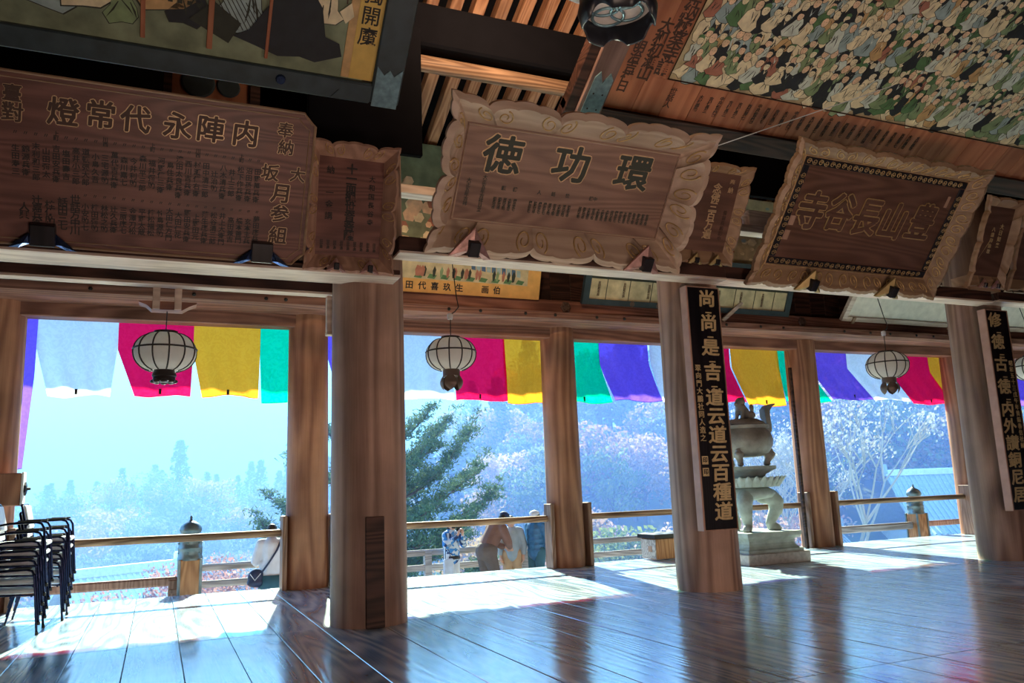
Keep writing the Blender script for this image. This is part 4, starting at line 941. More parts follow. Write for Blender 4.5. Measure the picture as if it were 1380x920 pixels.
b = MB(); b.lathe([(.26, 1.33), (.30, 1.40), (.42, 1.46), (.47, 1.48), (.47, 1.53), (.10, 1.53)], 48); b.build('plate', 'verdigris_stone', t, smooth=True, sharp=35)
def foot():
    b = MB(); cap(b, (.30, 0, 1.78), (.40, 0, 1.70), .07, .075); cap(b, (.40, 0, 1.70), (.33, 0, 1.58), .07, .045); b.ell((.34, 0, 1.565), (.065, .055, .035)); b.ell((.45, 0, 1.72), (.045, .06, .05)); b.ell((.43, 0, 1.79), (.03, .05, .03)); return b
fm = baked(foot(), 'foot', [('REMESH', dict(mode='VOXEL', voxel_size=.012)), ('SMOOTH', dict(factor=.5, iterations=4))]); fm.materials.append(MATS['bronze'])
for k in range(3): link('foot', fm, t, None, (0, 0, R(-25 + 120 * k)))
b = MB(); b.lathe([(.05, 1.68), (.25, 1.69), (.38, 1.75), (.45, 1.86), (.465, 1.97), (.43, 2.08), (.385, 2.13), (.38, 2.17), (.10, 2.17)], 48); bo = b.build('body', 'bronze', t, smooth=True)
b = MB(); b.lathe([(.38, 2.15), (.415, 2.155), (.42, 2.205), (.40, 2.215), (.30, 2.215)], 48); b.build('rim', 'bronze', t, smooth=True, sharp=35)
b = MB(); b.lathe([(.36, 2.21), (.36, 2.235), (.33, 2.27), (.26, 2.30), (.24, 2.315), (.05, 2.315)], 48); b.build('lid', 'bronze', t, smooth=True, sharp=45)
for k in range(4): MB().ell((.35 * cos(k * pi / 2 + .4), .35 * sin(k * pi / 2 + .4), 2.235), (.035, .035, .016), n=8, m=5).build('cloud_boss', 'bronze', t)
for sg in (-1, 1):
    b = MB(); pts = [(.40, 2.08), (.47, 2.07), (.53, 2.13), (.535, 2.24), (.50, 2.36), (.50, 2.47), (.56, 2.54), (.66, 2.58)]
    vs = []; 
    for i, (x, z) in enumerate(pts):
        wd = .05 + .02 * (i > 3); th = [.05, .055, .06, .065, .07, .075, .06, .01][i]
        vs += [(sg * (x - th), -wd, z + .01), (sg * (x + th * .5), -wd, z - .01), (sg * (x + th * .5), wd, z - .01), (sg * (x - th), wd, z + .01)]
    fs = [(i * 4 + k, i * 4 + (k + 1) % 4, (i + 1) * 4 + (k + 1) % 4, (i + 1) * 4 + k) for i in range(7) for k in range(4)] + [(0, 1, 2, 3), (31, 30, 29, 28)]
    b.add(vs, fs); b.build('handle', 'bronze', t, smooth=True, sharp=50)
# lion, seated, head turned back
b = MB()
cap(b, (.02, 0, 2.42), (-.10, 0, 2.52), .085, .095, 12); b.ell((.08, 0, 2.38), (.09, .10, .075)); b.ell((-.13, 0, 2.60), (.075, .07, .07)); cap(b, (-.13, 0, 2.60), (-.20, 0, 2.585), .05, .04)
b.ell((-.10, 0, 2.63), (.085, .09, .07)); b.ell((-.08, .05, 2.68), (.025, .02, .03)); b.ell((-.08, -.05, 2.68), (.025, .02, .03))
for sy in (-.06, .06): cap(b, (-.11, sy, 2.50), (-.15, sy, 2.335), .04, .03); b.ell((-.17, sy, 2.33), (.045, .03, .022)); cap(b, (.08, sy * 1.4, 2.40), (.02, sy * 1.6, 2.335), .06, .035); b.ell((-.01, sy * 1.6, 2.33), (.05, .03, .022))
cap(b, (.15, 0, 2.38), (.19, 0, 2.50), .03, .035); b.ell((.18, 0, 2.54), (.05, .035, .06))
blend(b, 'lion', 'bronze', t, .010, 3, (.06, 0, -.015), (0, 0, .2))

# ------------------------------------------------------------------ offertory box and strips by it
t = thing('offertory_box', 'low wooden box with dark quilted lid left of the second thick column', 'box', (7.95, 12.26, 0), (0, 0, 0))
MB().bbox(0, 1.0, 0, .48, .02, .36, .01).build('body', 'cedar_block_wood', t)
MB().bbox(-.012, 0, .01, .47, .03, .35, .003).build('side_panel', 'grey_weathered_wood', t)
MB().bbox(-.018, -.012, .12, .24, .14, .24, .002).build('label_plate', 'frame_red_wood', t)
b = MB(); g = []
for j in range(9):
    for i in range(17): g.append((-.05 + 1.1 * i / 16, -.04 + .56 * j / 8, .44 + .025 * abs(sin(pi * i / 4)) * abs(sin(pi * j / 4)) ))
lo = len(g); g += [(x, y, .37) for x, y, z in g]
fs = [(j * 17 + i, j * 17 + i + 1, (j + 1) * 17 + i + 1, (j + 1) * 17 + i) for j in range(8) for i in range(16)]
fs += [(lo + d, lo + c_, lo + b_, lo + a_) for a_, b_, c_, d_ in []]
per = [i for i in range(17)] + [j * 17 + 16 for j in range(1, 9)] + [8 * 17 + i for i in range(15, -1, -1)] + [j * 17 for j in range(7, 0, -1)]
fs += [(per[k], lo + per[k], lo + per[(k + 1) % len(per)], per[(k + 1) % len(per)]) for k in range(len(per))] + [tuple(lo + k for k in reversed(per))]
b.add(g, fs); b.build('quilted_lid', 'iron', t, smooth=True, sharp=40)

# ------------------------------------------------------------------ stacked chairs
def chair_parts():
    t = thing('stacking_chair', 'x', 'chair', (0, 0, 0))
    # faces +x; origin at rear-left foot area centre
    def side(y):
        b = MB(); r_ = .0125
        # front leg, arm, curving back to the rear upright
        b.tube([(.27, y, 0), (.235, y, .40), (.215, y, .60), (.19, y, .645), (.14, y, .66), (-.10, y, .655), (-.19, y, .64), (-.215, y, .60)], r_, 8)
        b.tube([(-.30, y, 0), (-.20, y, .42), (-.22, y, .60), (-.27, y, .84)], r_, 8)
        b.tube([(.235, y, .40), (-.20, y, .42)], r_ * .9, 8)
        return b
    for y in (-.27, .27): side(y).build('side_frame', 'chair_tube', t, smooth=True)
    for x, z in ((.20, .39), (-.16, .40)): MB().tube([(x, -.27, z), (x, .27, z)], .011, 8).build('cross_bar', 'chair_tube', t, smooth=True)
    b = MB(); b.tube([(-.27, -.27, .84), (-.275, -.2, .855), (-.275, .2, .855), (-.27, .27, .84)], .0125, 8)
    b.build('back_bar', 'chair_tube', t, smooth=True)
    for y in (-.27, .27):
        MB().bbox(-.02, .19, y - .02, y + .02, .665, .685, .008).build('arm_pad', 'rubber', t)
        MB().lathe([(.016, 0), (.016, .03)], 8, c=(.27, y, -.0)).build('foot_cap', 'rubber', t)
    MB().bbox(-.22, .25, -.235, .235, .415, .462, .018).build('seat', 'white_vinyl', t)
    M = Matrix.Translation((-.235, 0, .72)) @ Matrix.Rotation(R(-12), 4, 'Y')
    MB().bbox(-.016, .022, -.22, .22, -.15, .12, .014, M).build('backrest', 'white_vinyl', t)
    return t
ch0 = chair_parts()
words = ['lowest chair', 'second chair up', 'third chair up', 'fourth chair up', 'fifth chair up', 'topmost chair']
first = True
for s_, (cx_, cy_, nm) in enumerate(((-1.36, 10.30, 'nearer stack'), (-1.22, 11.30, 'farther stack'))):
    for k in range(6):
        c_ = ch0 if first else copy_tree(ch0); first = False
        c_.location = (cx_ + .012 * k, cy_, .096 * k); c_.rotation_euler = (0, 0, 0)
        c_['label'] = '%s in the %s of white-seated metal armchairs at the left edge' % (words[k], nm); c_['category'] = 'chair'; c_['group'] = 'stacked armchairs by the left column'

# ------------------------------------------------------------------ people
def hand(b, wrist, fwd, palm_n, s=1.0, curl=.5):
    """palm and five separate curled fingers"""
    w_ = Vector(wrist); f = Vector(fwd).normalized(); n = Vector(palm_n); n = (n - f * n.dot(f)).normalized(); sd = f.cross(n)
    cap(b, w_, w_ + f * .055 * s, .026 * s, .034 * s); cap(b, w_ + f * .03 * s + sd * .015 * s, w_ + f * .075 * s + sd * .02 * s, .016 * s, .015 * s); cap(b, w_ + f * .03 * s - sd * .015 * s, w_ + f * .075 * s - sd * .02 * s, .016 * s, .015 * s)
    for i, ln in enumerate((.066, .076, .070, .054)):
        p0 = w_ + f * .078 * s + sd * (.030 - .020 * i) * s; p = p0; d = f.copy()
        for q in range(3):
            d = (d + n * curl * .9).normalized(); p2 = p + d * ln * s / 3 * 1.15; cap(b, p, p2, .0095 * s, .0085 * s, 6); p = p2
    p = w_ + f * .025 * s + sd * .03 * s; q1 = p + (f * .6 + sd * .6 + n * .4).normalized() * .04 * s; q2 = q1 + (f + n * .6).normalized() * .035 * s
    cap(b, p, q1, .013 * s, .011 * s, 6); cap(b, q1, q2, .011 * s, .009 * s, 6)
def head(b, c, look, r=.098):
    """skull, jaw, nose, ears; look = facing direction"""
    c = Vector(c); f = Vector(look).normalized(); s_ = f.cross(Vector((0, 0, 1))).normalized(); u = s_.cross(f)
    M = Matrix((s_, f, u)).transposed().to_4x4()
    b.ell(c + u * .012, (r * .80, r * .98, r * 1.08), M); b.ell(c + f * r * .25 - u * r * .55, (r * .60, r * .66, r * .62), M)
    cap(b, c + f * r * .95 + u * r * .05, c + f * r * 1.16 - u * r * .20, .010, .016)
    for q in (-1, 1): b.ell(c + s_ * q * r * .82 - u * .01, (.014, .022, .032), M)
    b.ell(c + f * r * .86 - u * r * .52, (.028, .012, .010), M)
    return c, f, s_, u, M
def face(t, H, r=.098):
    c, f, s_, u, M = H
    for q in (-1, 1): MB().ell(c + f * r * .90 + s_ * q * r * .34 + u * .008, (.011, .007, .007), M, 8, 6).build('eye', 'hair', t, smooth=True)
def hairdo(b, H, r=.098, bun=False, long=0):
    c, f, s_, u, M = H
    b.ell(c - f * .018 + u * .030, (r * .90, r * 1.0, r * 1.02), M); b.ell(c - f * .05 - u * .02, (r * .82, r * .72, r * .95), M)
    if long: b.ell(c - f * .06 - u * .09, (r * .7, r * .4, r * .9), M)

# the visitor seen from behind at the leftmost railing
def leg_pair(b, pel, kn, an, s=1.0, top=.10, low=.055):
    for sg in (-1, 1):
        h = Vector(pel) + Vector((sg * .09, 0, -.02)); k = Vector(kn[0 if sg < 0 else 1]); a = Vector(an[0 if sg < 0 else 1])
        cap(b, h, k, top, top * .68, 12); cap(b, k, a, top * .66, low, 12)
def shoes(t, an, fw=(0, 1, 0)):
    for a in an:
        b = MB(); a = Vector(a); fv = Vector(fw); cap(b, a + Vector((0, 0, -.045)) - fv * .04, a + Vector((0, 0, -.05)) + fv * .13, .042, .036, 10); b.build('shoe', 'shoe', t, smooth=True)
def grow(b, P, Q, n=12):
    for i in range(len(P) - 1): cap(b, P[i], P[i + 1], Q[i], Q[i + 1], n)

# A: woman in pale jacket, facing away
t = thing('person', 'person in a pale jacket seen from behind with a dark shoulder bag', 'person', (1.74, 13.98, -.77))
an = [(-.10, 0, .09), (.10, .02, .09)]; kn = [(-.10, .02, .48), (.10, .03, .48)]
b = MB(); leg_pair(b, (0, 0, .92), kn, an); grow(b, [(0, 0, .92), (0, 0, 1.10), (0, -.01, 1.30)], [.14, .12, .14]); cap(b, (-.13, 0, 1.34), (.13, 0, 1.34), .07, .07); cap(b, (0, .01, 1.34), (0, .03, 1.46), .055, .05)
H = head(b, (0, .04, 1.535), (0, 1, -.1))
for sg in (-1, 1): sh, el, wr = (sg * .19, 0, 1.34), (sg * .245, .04, 1.08), (sg * .20, .24, 1.02); grow(b, [sh, el, wr], [.05, .04, .028]); hand(b, wr, (-sg * .3, 1, -.1), (0, 0, -1))
blend(b, 'body', 'skin', t, .012, 3)
b = MB(); hairdo(b, H); blend(b, 'hair', 'hair', t, .012, 4)
b = MB(); grow(b, [(0, 0, .90), (0, 0, 1.08), (0, -.01, 1.30)], [.165, .155, .165]); b.ell((0, 0, .86), (.21, .15, .07)); b.ell((0, 0, 1.0), (.20, .14, .14)); cap(b, (-.15, 0, 1.35), (.15, 0, 1.35), .085, .085); b.ell((0, 0, 1.41), (.09, .08, .04))
for sg in (-1, 1): grow(b, [(sg * .17, 0, 1.345), (sg * .25, .03, 1.08), (sg * .215, .19, 1.03)], [.085, .07, .052])
blend(b, 'jacket', 'coat_white', t, .014, 6)
b = MB(); b.lathe([(.19, .86), (.20, .70), (.225, .45), (.245, .30), (.24, .30)], 28, wob=lambda a, z: 1 + .05 * sin(6 * a)); b.build('skirt', 'teal_cloth', t, smooth=True)
shoes(t, an)
b = MB(); b.ell((-.24, -.06, .84), (.14, .07, .13)); b.ell((-.24, -.06, .76), (.15, .08, .08)); bg_ = blend(b, 'shoulder_bag', 'navy_bag', t, .014, 5)
b = MB(); b.tube([(-.16, -.13, .92), (-.05, -.175, 1.08), (.06, -.18, 1.25), (.13, -.12, 1.40), (.14, -.02, 1.43)], .016, 6); b.build('strap', 'navy_bag', bg_, smooth=True)
b = MB(); b.tube([(-.34, -.12, .90), (-.27, -.14, .80), (-.18, -.13, .90)], .007, 5); b.build('handle', 'coat_white', bg_)
b = MB(); cap(b, (.27, .05, 1.04), (.28, .02, .60), .05, .065, 12); b.ell((.28, .0, .62), (.07, .05, .12)); blend(b, 'folded_coat', 'coat_grey', t, .014, 6)

# B: photographer in the patterned jacket, facing the hall
t = thing('person', 'person in a blue patterned jacket holding a dark phone up, with a pale tote bag', 'person', (5.42, 15.75, -.77), (0, 0, R(28)))
S = .91
t.scale = (S, S, S)
an = [(-.10, 0, .09), (.10, 0, .09)]; kn = [(-.10, -.04, .48), (.10, -.04, .48)]
b = MB(); leg_pair(b, (0, 0, .92), kn, an); grow(b, [(0, 0, .92), (0, 0, 1.10), (0, .01, 1.30)], [.14, .125, .15]); cap(b, (-.14, 0, 1.34), (.14, 0, 1.34), .07, .07); cap(b, (0, 0, 1.36), (0, 0, 1.45), .055, .052)
H = head(b, (0, -.01, 1.535), (.05, -1, .35))
for sg in (-1, 1): wr = (sg * .07, -.27, 1.36); grow(b, [(sg * .20, 0, 1.34), (sg * .27, -.10, 1.12), wr], [.05, .042, .028]); hand(b, wr, (-sg * .25, -.2, 1), (-sg, -.2, 0), 1, .5)
blend(b, 'body', 'skin', t, .012, 2); face(t, H)
b = MB(); hairdo(b, H); c, f, s_, u, M = H; b.ell(c + u * .06, (.088, .095, .055), M); blend(b, 'knit_cap', 'hair', t, .012, 4)
b = MB(); b.ell(c + f * .055 - u * .052, (.062, .050, .038), M); b.build('face_mask', 'hair', t, smooth=True)
b = MB(); grow(b, [(0, 0, .88), (0, 0, 1.08), (0, .01, 1.30)], [.18, .175, .18]); cap(b, (-.15, 0, 1.35), (.15, 0, 1.35), .09, .09); b.ell((0, 0, 1.42), (.08, .08, .04))
for sg in (-1, 1): grow(b, [(sg * .17, 0, 1.345), (sg * .28, -.10, 1.12), (sg * .11, -.25, 1.30)], [.09, .075, .05])
blend(b, 'jacket', 'blue_camouflage', t, .014, 5)
MB().lathe([(.185, .83), (.19, .86), (.185, .90)], 24).build('waistband', 'hair', t, smooth=True)
b = MB(); leg_pair(b, (0, 0, .90), kn, [(-.10, 0, .14), (.10, 0, .14)], 1, .115, .075); b.ell((0, 0, .90), (.18, .14, .12)); blend(b, 'trousers', 'white_trousers', t, .014, 5); shoes(t, an, (0, -1, 0))
MB().bbox(-.085, .085, -.345, -.325, 1.40, 1.51, .008, Matrix.Rotation(R(-4), 4, 'X')).build('phone', 'phone_black', t)
tt = MB(); tt.bbox(-.42, -.14, -.20, -.12, .50, .86, .03); tb = tt.build('tote_bag', 'tote_cloth', t, smooth=False)
b = MB(); b.tube([(-.37, -.16, .85), (-.35, -.15, 1.02), (-.31, -.13, 1.12), (-.23, -.14, 1.02), (-.20, -.16, .85)], .009, 5); b.build('handle', 'navy_bag', tb)

# C: bent person in brown, facing right
t = thing('person', 'person in a brown jacket and navy cap bending forward behind the railing', 'person', (5.72, 14.5, -.77), (0, 0, R(-70)))
an = [(-.11, 0, .09), (.11, .06, .09)]; kn = [(-.12, .03, .48), (.12, .08, .48)]
b = MB(); leg_pair(b, (0, -.06, .90), kn, an); grow(b, [(0, -.06, .92), (0, .04, 1.12), (0, .20, 1.34)], [.15, .14, .15]); cap(b, (-.14, .22, 1.36), (.14, .22, 1.36), .07, .07); cap(b, (0, .24, 1.38), (0, .36, 1.46), .055, .052)
H = head(b, (0, .42, 1.53), (0, 1, -.55))
for sg in (-1, 1): wr = (sg * .06, .50, .98); grow(b, [(sg * .19, .22, 1.34), (sg * .23, .26, 1.10), wr], [.05, .042, .028]); hand(b, wr, (-sg * .4, .7, -.35), (-sg, 0, 0), 1, .45)
blend(b, 'body', 'skin', t, .012, 2); face(t, H)
b = MB(); hairdo(b, H); blend(b, 'hair', 'hair', t, .012, 4)
c, f, s_, u, M = H
b = MB(); b.ell(c + u * .052 - f * .01, (.098, .108, .075), M); cp = b.build('cap', 'navy_cap', t, smooth=True)
MB().bbox(-.05, .05, 0, .09, -.006, .006, .004, Matrix.Translation(c + u * .045 + f * .085) @ M).build('brim', 'navy_cap', cp)
MB().bbox(-.03, .03, .0, .012, -.018, .02, .004, Matrix.Translation(c + u * .06 + f * .088) @ M).build('patch', 'coat_white', cp)
b = MB(); grow(b, [(0, -.04, .98), (0, .05, 1.14), (0, .19, 1.33)], [.18, .175, .18]); cap(b, (-.15, .21, 1.36), (.15, .21, 1.36), .095, .095)
for sg in (-1, 1): grow(b, [(sg * .18, .21, 1.35), (sg * .25, .27, 1.10), (sg * .10, .45, 1.0)], [.095, .08, .055])
blend(b, 'jacket', 'brown_coat', t, .014, 5)
b = MB(); leg_pair(b, (0, -.06, .92), kn, [(-.11, 0, .14), (.11, .06, .14)], 1, .135, .09); b.ell((0, -.05, .96), (.225, .215, .19)); blend(b, 'trousers', 'umber_trousers', t, .014, 5); shoes(t, an)

# D: person hidden behind the bent one
t = thing('person', 'person in a grey top and tan trousers mostly hidden behind the bending one in brown', 'person', (6.36, 14.9, -.77), (0, 0, R(160)))
an = [(-.10, 0, .09), (.10, 0, .09)]; kn = [(-.10, .03, .46), (.10, .03, .46)]
b = MB(); leg_pair(b, (0, 0, .88), kn, an); grow(b, [(0, 0, .88), (0, 0, 1.05), (0, 0, 1.22)], [.13, .12, .14]); cap(b, (-.13, 0, 1.26), (.13, 0, 1.26), .065, .065); cap(b, (0, 0, 1.28), (0, .01, 1.36), .052, .05)
H = head(b, (0, .02, 1.44), (0, 1, -.2))
for sg in (-1, 1): wr = (sg * .22, .06, .80); grow(b, [(sg * .19, 0, 1.26), (sg * .23, 0, 1.02), wr], [.05, .04, .028]); hand(b, wr, (0, .2, -1), (-sg, 0, 0))
blend(b, 'body', 'skin', t, .012, 2); face(t, H)
b = MB(); hairdo(b, H, long=1); blend(b, 'hair', 'hair', t, .012, 4)
b = MB(); grow(b, [(0, 0, .84), (0, 0, 1.04), (0, 0, 1.22)], [.16, .155, .16]); cap(b, (-.14, 0, 1.27), (.14, 0, 1.27), .085, .085)
for sg in (-1, 1): grow(b, [(sg * .17, 0, 1.265), (sg * .24, 0, 1.02), (sg * .225, .05, .86)], [.08, .065, .05])
blend(b, 'top', 'grey_sleeve', t, .014, 5)
b = MB(); leg_pair(b, (0, 0, .86), kn, [(-.10, 0, .14), (.10, 0, .14)], 1, .12, .085); b.ell((0, 0, .86), (.17, .14, .12)); blend(b, 'trousers', 'tan_trousers', t, .014, 5); shoes(t, an)

# E: person in blue puffer jacket
t = thing('person', 'person in a dark blue padded jacket standing beside the middle reddish column', 'person', (6.80, 14.7, -.77), (0, 0, R(112)))
an = [(-.10, 0, .09), (.10, 0, .09)]; kn = [(-.10, .03, .48), (.10, .03, .48)]
b = MB(); leg_pair(b, (0, 0, .92), kn, an); grow(b, [(0, 0, .92), (0, 0, 1.10), (0, 0, 1.30)], [.14, .125, .15]); cap(b, (-.14, 0, 1.34), (.14, 0, 1.34), .07, .07); cap(b, (0, 0, 1.36), (0, .01, 1.45), .055, .052)
H = head(b, (0, .02, 1.53), (.2, 1, -.1))
for sg in (-1, 1): wr = (sg * .20, -.10, .86); grow(b, [(sg * .20, 0, 1.34), (sg * .26, -.06, 1.08), wr], [.05, .042, .028]); hand(b, wr, (-sg * .2, -.3, -1), (-sg, 0, 0))
blend(b, 'body', 'skin', t, .012, 2); face(t, H)
b = MB(); hairdo(b, H); blend(b, 'hair', 'hair', t, .012, 4)
c, f, s_, u, M = H
MB().ell(c + u * .056, (.096, .106, .07), M).build('cap', 'coat_white', t, smooth=True)
b = MB(); grow(b, [(0, 0, .86), (0, 0, 1.08), (0, 0, 1.30)], [.175, .175, .185]); cap(b, (-.15, 0, 1.35), (.15, 0, 1.35), .095, .095); b.ell((0, .01, 1.42), (.085, .085, .045))
for z in (.9, 1.0, 1.1, 1.2, 1.3): b.ell((0, 0, z), (.20, .195, .045))
for sg in (-1, 1): grow(b, [(sg * .18, 0, 1.345), (sg * .27, -.06, 1.08), (sg * .22, -.10, .92)], [.095, .08, .06])
blend(b, 'padded_jacket', 'puffer_blue', t, .014, 3)
b = MB(); leg_pair(b, (0, 0, .90), kn, [(-.10, 0, .14), (.10, 0, .14)], 1, .12, .085); b.ell((0, 0, .88), (.18, .15, .12)); blend(b, 'trousers', 'teal_cloth', t, .014, 5); shoes(t, an)

# ------------------------------------------------------------------ the valley
def sst(x, a, b_): x = max(0, min(1, (x - a) / (b_ - a))); return x * x * (3 - 2 * x)
def gz(x, y):
    az = math.degrees(atan2(x, y)); d = sqrt(x * x + y * y)
    s_ = sst(az, 12, 27)
    base = -7.5 - 4.5 * (1 - s_) * sst(d, 24, 60)
    left = 10.0 * sst(d, 75, 150) * (1 - s_)
    right = s_ * (sst(d, 38, 115) * 17 + max(0, az - 36) * .05 * sst(d, 40, 100))
    near = -4.0 * (1 - sst(d, 16, 30)) * 0
    return base + left + right + near + 1.2 * (mnoise.noise(Vector((x * .03, y * .03, 0))))
hg = MB(); nx, ny = 90, 60; vs = []
for j in range(ny + 1):
    d = 16.4 + (190 - 16.4) * (j / ny) ** 1.4
    for i in range(nx + 1):
        az = R(-62 + 140 * i / nx); x, y = d * sin(az), d * cos(az)
        if y < 16.4: y = 16.4 + (d - 16.4) * .02
        vs.append((x, y, gz(x, y)))
hg.add(vs, [(j * (nx + 1) + i, (j + 1) * (nx + 1) + i, (j + 1) * (nx + 1) + i + 1, j * (nx + 1) + i + 1) for j in range(ny) for i in range(nx)])
struct('hillside', hg, 'hill_ground', True)
mt = MB(); vs = []; nx, ny = 120, 24
for j in range(ny + 1):
    d = 260 + 520 * j / ny
    for i in range(nx + 1):
        a = -50 + 130 * i / nx; az = R(a); x, y = d * sin(az), d * cos(az); q = j / ny
        hgt = (62 + 34 * mnoise.noise(Vector((a * .05, 0, 3))) + 10 * mnoise.noise(Vector((a * .3, q * 3, 9)))) * sst(q, 0, .8) + 3 * mnoise.noise(Vector((a * .9, q * 12, 1)))
        vs.append((x, y, -20 + hgt))
mt.add(vs, [(j * (nx + 1) + i, (j + 1) * (nx + 1) + i, (j + 1) * (nx + 1) + i + 1, j * (nx + 1) + i + 1) for j in range(ny) for i in range(nx)])
struct('mountain', mt, 'mountain_green', True)

def leaves(b, c, rad, n, s, rn, squash=1.0, shell=.55):
    c = Vector(c)
    for _ in range(n):
        v = Vector((rn.gauss(0, 1), rn.gauss(0, 1), rn.gauss(0, 1))).normalized() * (shell + (1 - shell) * rn.random()) * rad; v.z *= squash
        p = c + v; a = Vector((rn.uniform(-1, 1), rn.uniform(-1, 1), rn.uniform(-.6, 1))).normalized(); u = a.orthogonal().normalized(); w_ = a.cross(u); k = s * rn.uniform(.6, 1.4)
        b.add([p + u * k, p + w_ * k * .7, p - u * k, p - w_ * k * .7], [(0, 1, 2, 3)])
def tree_meshes():
    out = {}
    for v in range(4):
        rn = random.Random(100 + v)
        b = MB()  # conifer, height 1 unit scaled by 10 m
        for j in range(46):
            z = 1.2 + 8.6 * j / 45; rr_ = (2.0 + .5 * v * .3) * (1 - (z - 1.0) / 9.2) ** .85 + .15
            for k in range(9):
                a = rn.uniform(0, 2 * pi); r2 = rr_ * rn.uniform(.35, 1.05); leaves(b, (r2 * cos(a), r2 * sin(a), z - .25 * r2), .28, 5, .16, rn, .5, .2)
        cf = b.mesh('crown', 'cedar_leaf' if v % 2 else 'conifer_leaf')
        b = MB(); b.tube([(0, 0, -2), (0, 0, 4), (.05, 0, 9.2)], [.20, .15, .03], 6); tr = b.mesh('trunk', 'bark')
        out['conifer', v] = (cf, tr)
        b = MB(); cl = [(rn.uniform(-1.9, 1.9), rn.uniform(-1.9, 1.9), rn.uniform(3.0, 6.4), rn.uniform(.8, 1.35)) for _ in range(20)]
        for x, y, z, r_ in cl:
            q = max(0, (sqrt(x * x + y * y) - 1.0)); leaves(b, (x, y, z - q * .7), r_, 120, .125, rn, .75, .6)
        bl = b.mesh('crown', 'broad_leaf')
        b = MB(); b.tube([(0, 0, -2), (.1, 0, 2.2), (0, .1, 4.6)], [.22, .17, .06], 6)
        for x, y, z, r_ in cl[:10]: b.tube([(.05, .05, 2.0 + .1 * z), (x * .5, y * .5, z * .62), (x, y, z - .4)], [.09, .05, .02], 5)
        out['broad', v] = (bl, b.mesh('trunk', 'bark'))
        b = MB(); tw = MB()  # bare fine-twigged tree
        def br(p, d, L, r_, lv):
            q = p + d * L; b.tube([p, (p + q) / 2 + Vector((rn.uniform(-.1, .1), rn.uniform(-.1, .1), .05)) * L * .4, q], [r_, r_ * .8, r_ * .6], 4, False)
            if lv == 0:
                leaves(tw, q, .42, 9, .055, rn); return
            for _ in range(3 if lv > 1 else 4):
                nd = (d + Vector((rn.uniform(-.75, .75), rn.uniform(-.75, .75), rn.uniform(-.1, .55)))).normalized(); br(q, nd, L * rn.uniform(.62, .82), r_ * .58, lv - 1)
        br(Vector((0, 0, -1)), Vector((rn.uniform(-.1, .1), 0, 1)).normalized(), 3.2, .14, 5 if False else 4)
        out['bare', v] = (tw.mesh('crown', 'pale_twig'), b.mesh('trunk', 'pale_twig'))
    for nm, m_ in (('autumn', 'autumn_leaf'), ('pink', 'pink_leaf'), ('yellow', 'yellow_leaf'), ('shrub', 'red_shrub_leaf')):
        for v in range(4):
            if nm in ('shrub', 'yellow'):
                rn = random.Random(200 + v); b = MB()
                for _ in range(46):
                    x, y, z = rn.uniform(-2.2, 2.2), rn.uniform(-2.2, 2.2), rn.uniform(2.6, 6.6); leaves(b, (x, y, z - .35 * sqrt(x * x + y * y)), rn.uniform(.35, .8), 90, .060, rn, .7, .3)
                out[nm, v] = (b.mesh('crown', m_), out['broad', v][1]); continue
            me = out['broad', v][0].copy(); me.materials.clear(); me.materials.append(MATS[m_]); out[nm, v] = (me, out['broad', v][1])
    return out
TM = tree_meshes()
LAB = {('conifer', 'L'): ('dark pointed cedar on the hazy ridge in the leftmost view', 'cedars on the far left ridge'),
       ('conifer', 'R'): ('tall cedar on the slope seen between the columns', 'cedars on the nearer slope'),
       ('broad', 'L'): ('rounded pale tree on the hazy slope in the leftmost view', 'round trees on the far left slope'),
       ('broad', 'R'): ('rounded green tree on the slope seen between the columns', 'round trees on the nearer slope'),
       ('autumn', 'L'): ('rounded autumn-tinted tree in haze in the leftmost view', 'autumn trees on the far left slope'),
       ('autumn', 'R'): ('rounded autumn-tinted tree on the slope between the columns', 'autumn trees on the nearer slope'),
       ('pink', 'R'): ('pinkish leaved tree on the slope between the columns', 'pink trees on the nearer slope'),
       ('pink', 'L'): ('pinkish leaved tree in haze in the leftmost view', 'pink trees on the far left slope'),
       ('bare', 'R'): ('pale bare-twigged tree near the tiled roof', 'bare trees near the tiled roof'),
       ('bare', 'L'): ('thin bare-twigged tree left of the broad reddish column', 'bare trees in the left view'),
       ('yellow', 'R'): ('small yellow-leaved tree below the right railing', 'yellow trees below the right railing'),
       ('shrub', 'L'): ('red-leaved small tree below the left railing', 'red trees below the left railing')}
rt = random.Random(77); TREES = []
def plant(kind, v, x, y, z, s, side):
    cr_, tr_ = TM[kind, v]; lb, gp = LAB[kind, side]
    t = thing({'conifer': 'cedar_tree', 'bare': 'bare_tree', 'shrub': 'red_leaved_tree', 'yellow': 'yellow_leaved_tree'}.get(kind, 'broadleaf_tree'), lb, 'tree', (x, y, z), (0, 0, rt.uniform(0, 6.28)), gp)
    t.scale = (s * rt.uniform(.9, 1.15), s * rt.uniform(.9, 1.15), s * rt.uniform(.9, 1.12))
    link('crown', cr_, t); link('trunk', tr_, t); TREES.append((t, kind, side)); return t
def scatter(kinds, n, az0, az1, d0, d1, s0, s1, side, clear=True):
    for i in range(n):
        az = R(az0 + (az1 - az0) * ((i + rt.random()) / n)); d = rt.uniform(d0, d1); x, y = d * sin(az), d * cos(az)
        if clear and ((43.5 < math.degrees(az) < 55 and 34 < d < 76) or (-7 < math.degrees(az) < 0 and 28 < d < 52 and kinds[0] != 'shrub')): continue
        plant(rt.choice(kinds), rt.randrange(4), x, y, gz(x, y) - .3, rt.uniform(s0, s1), side)
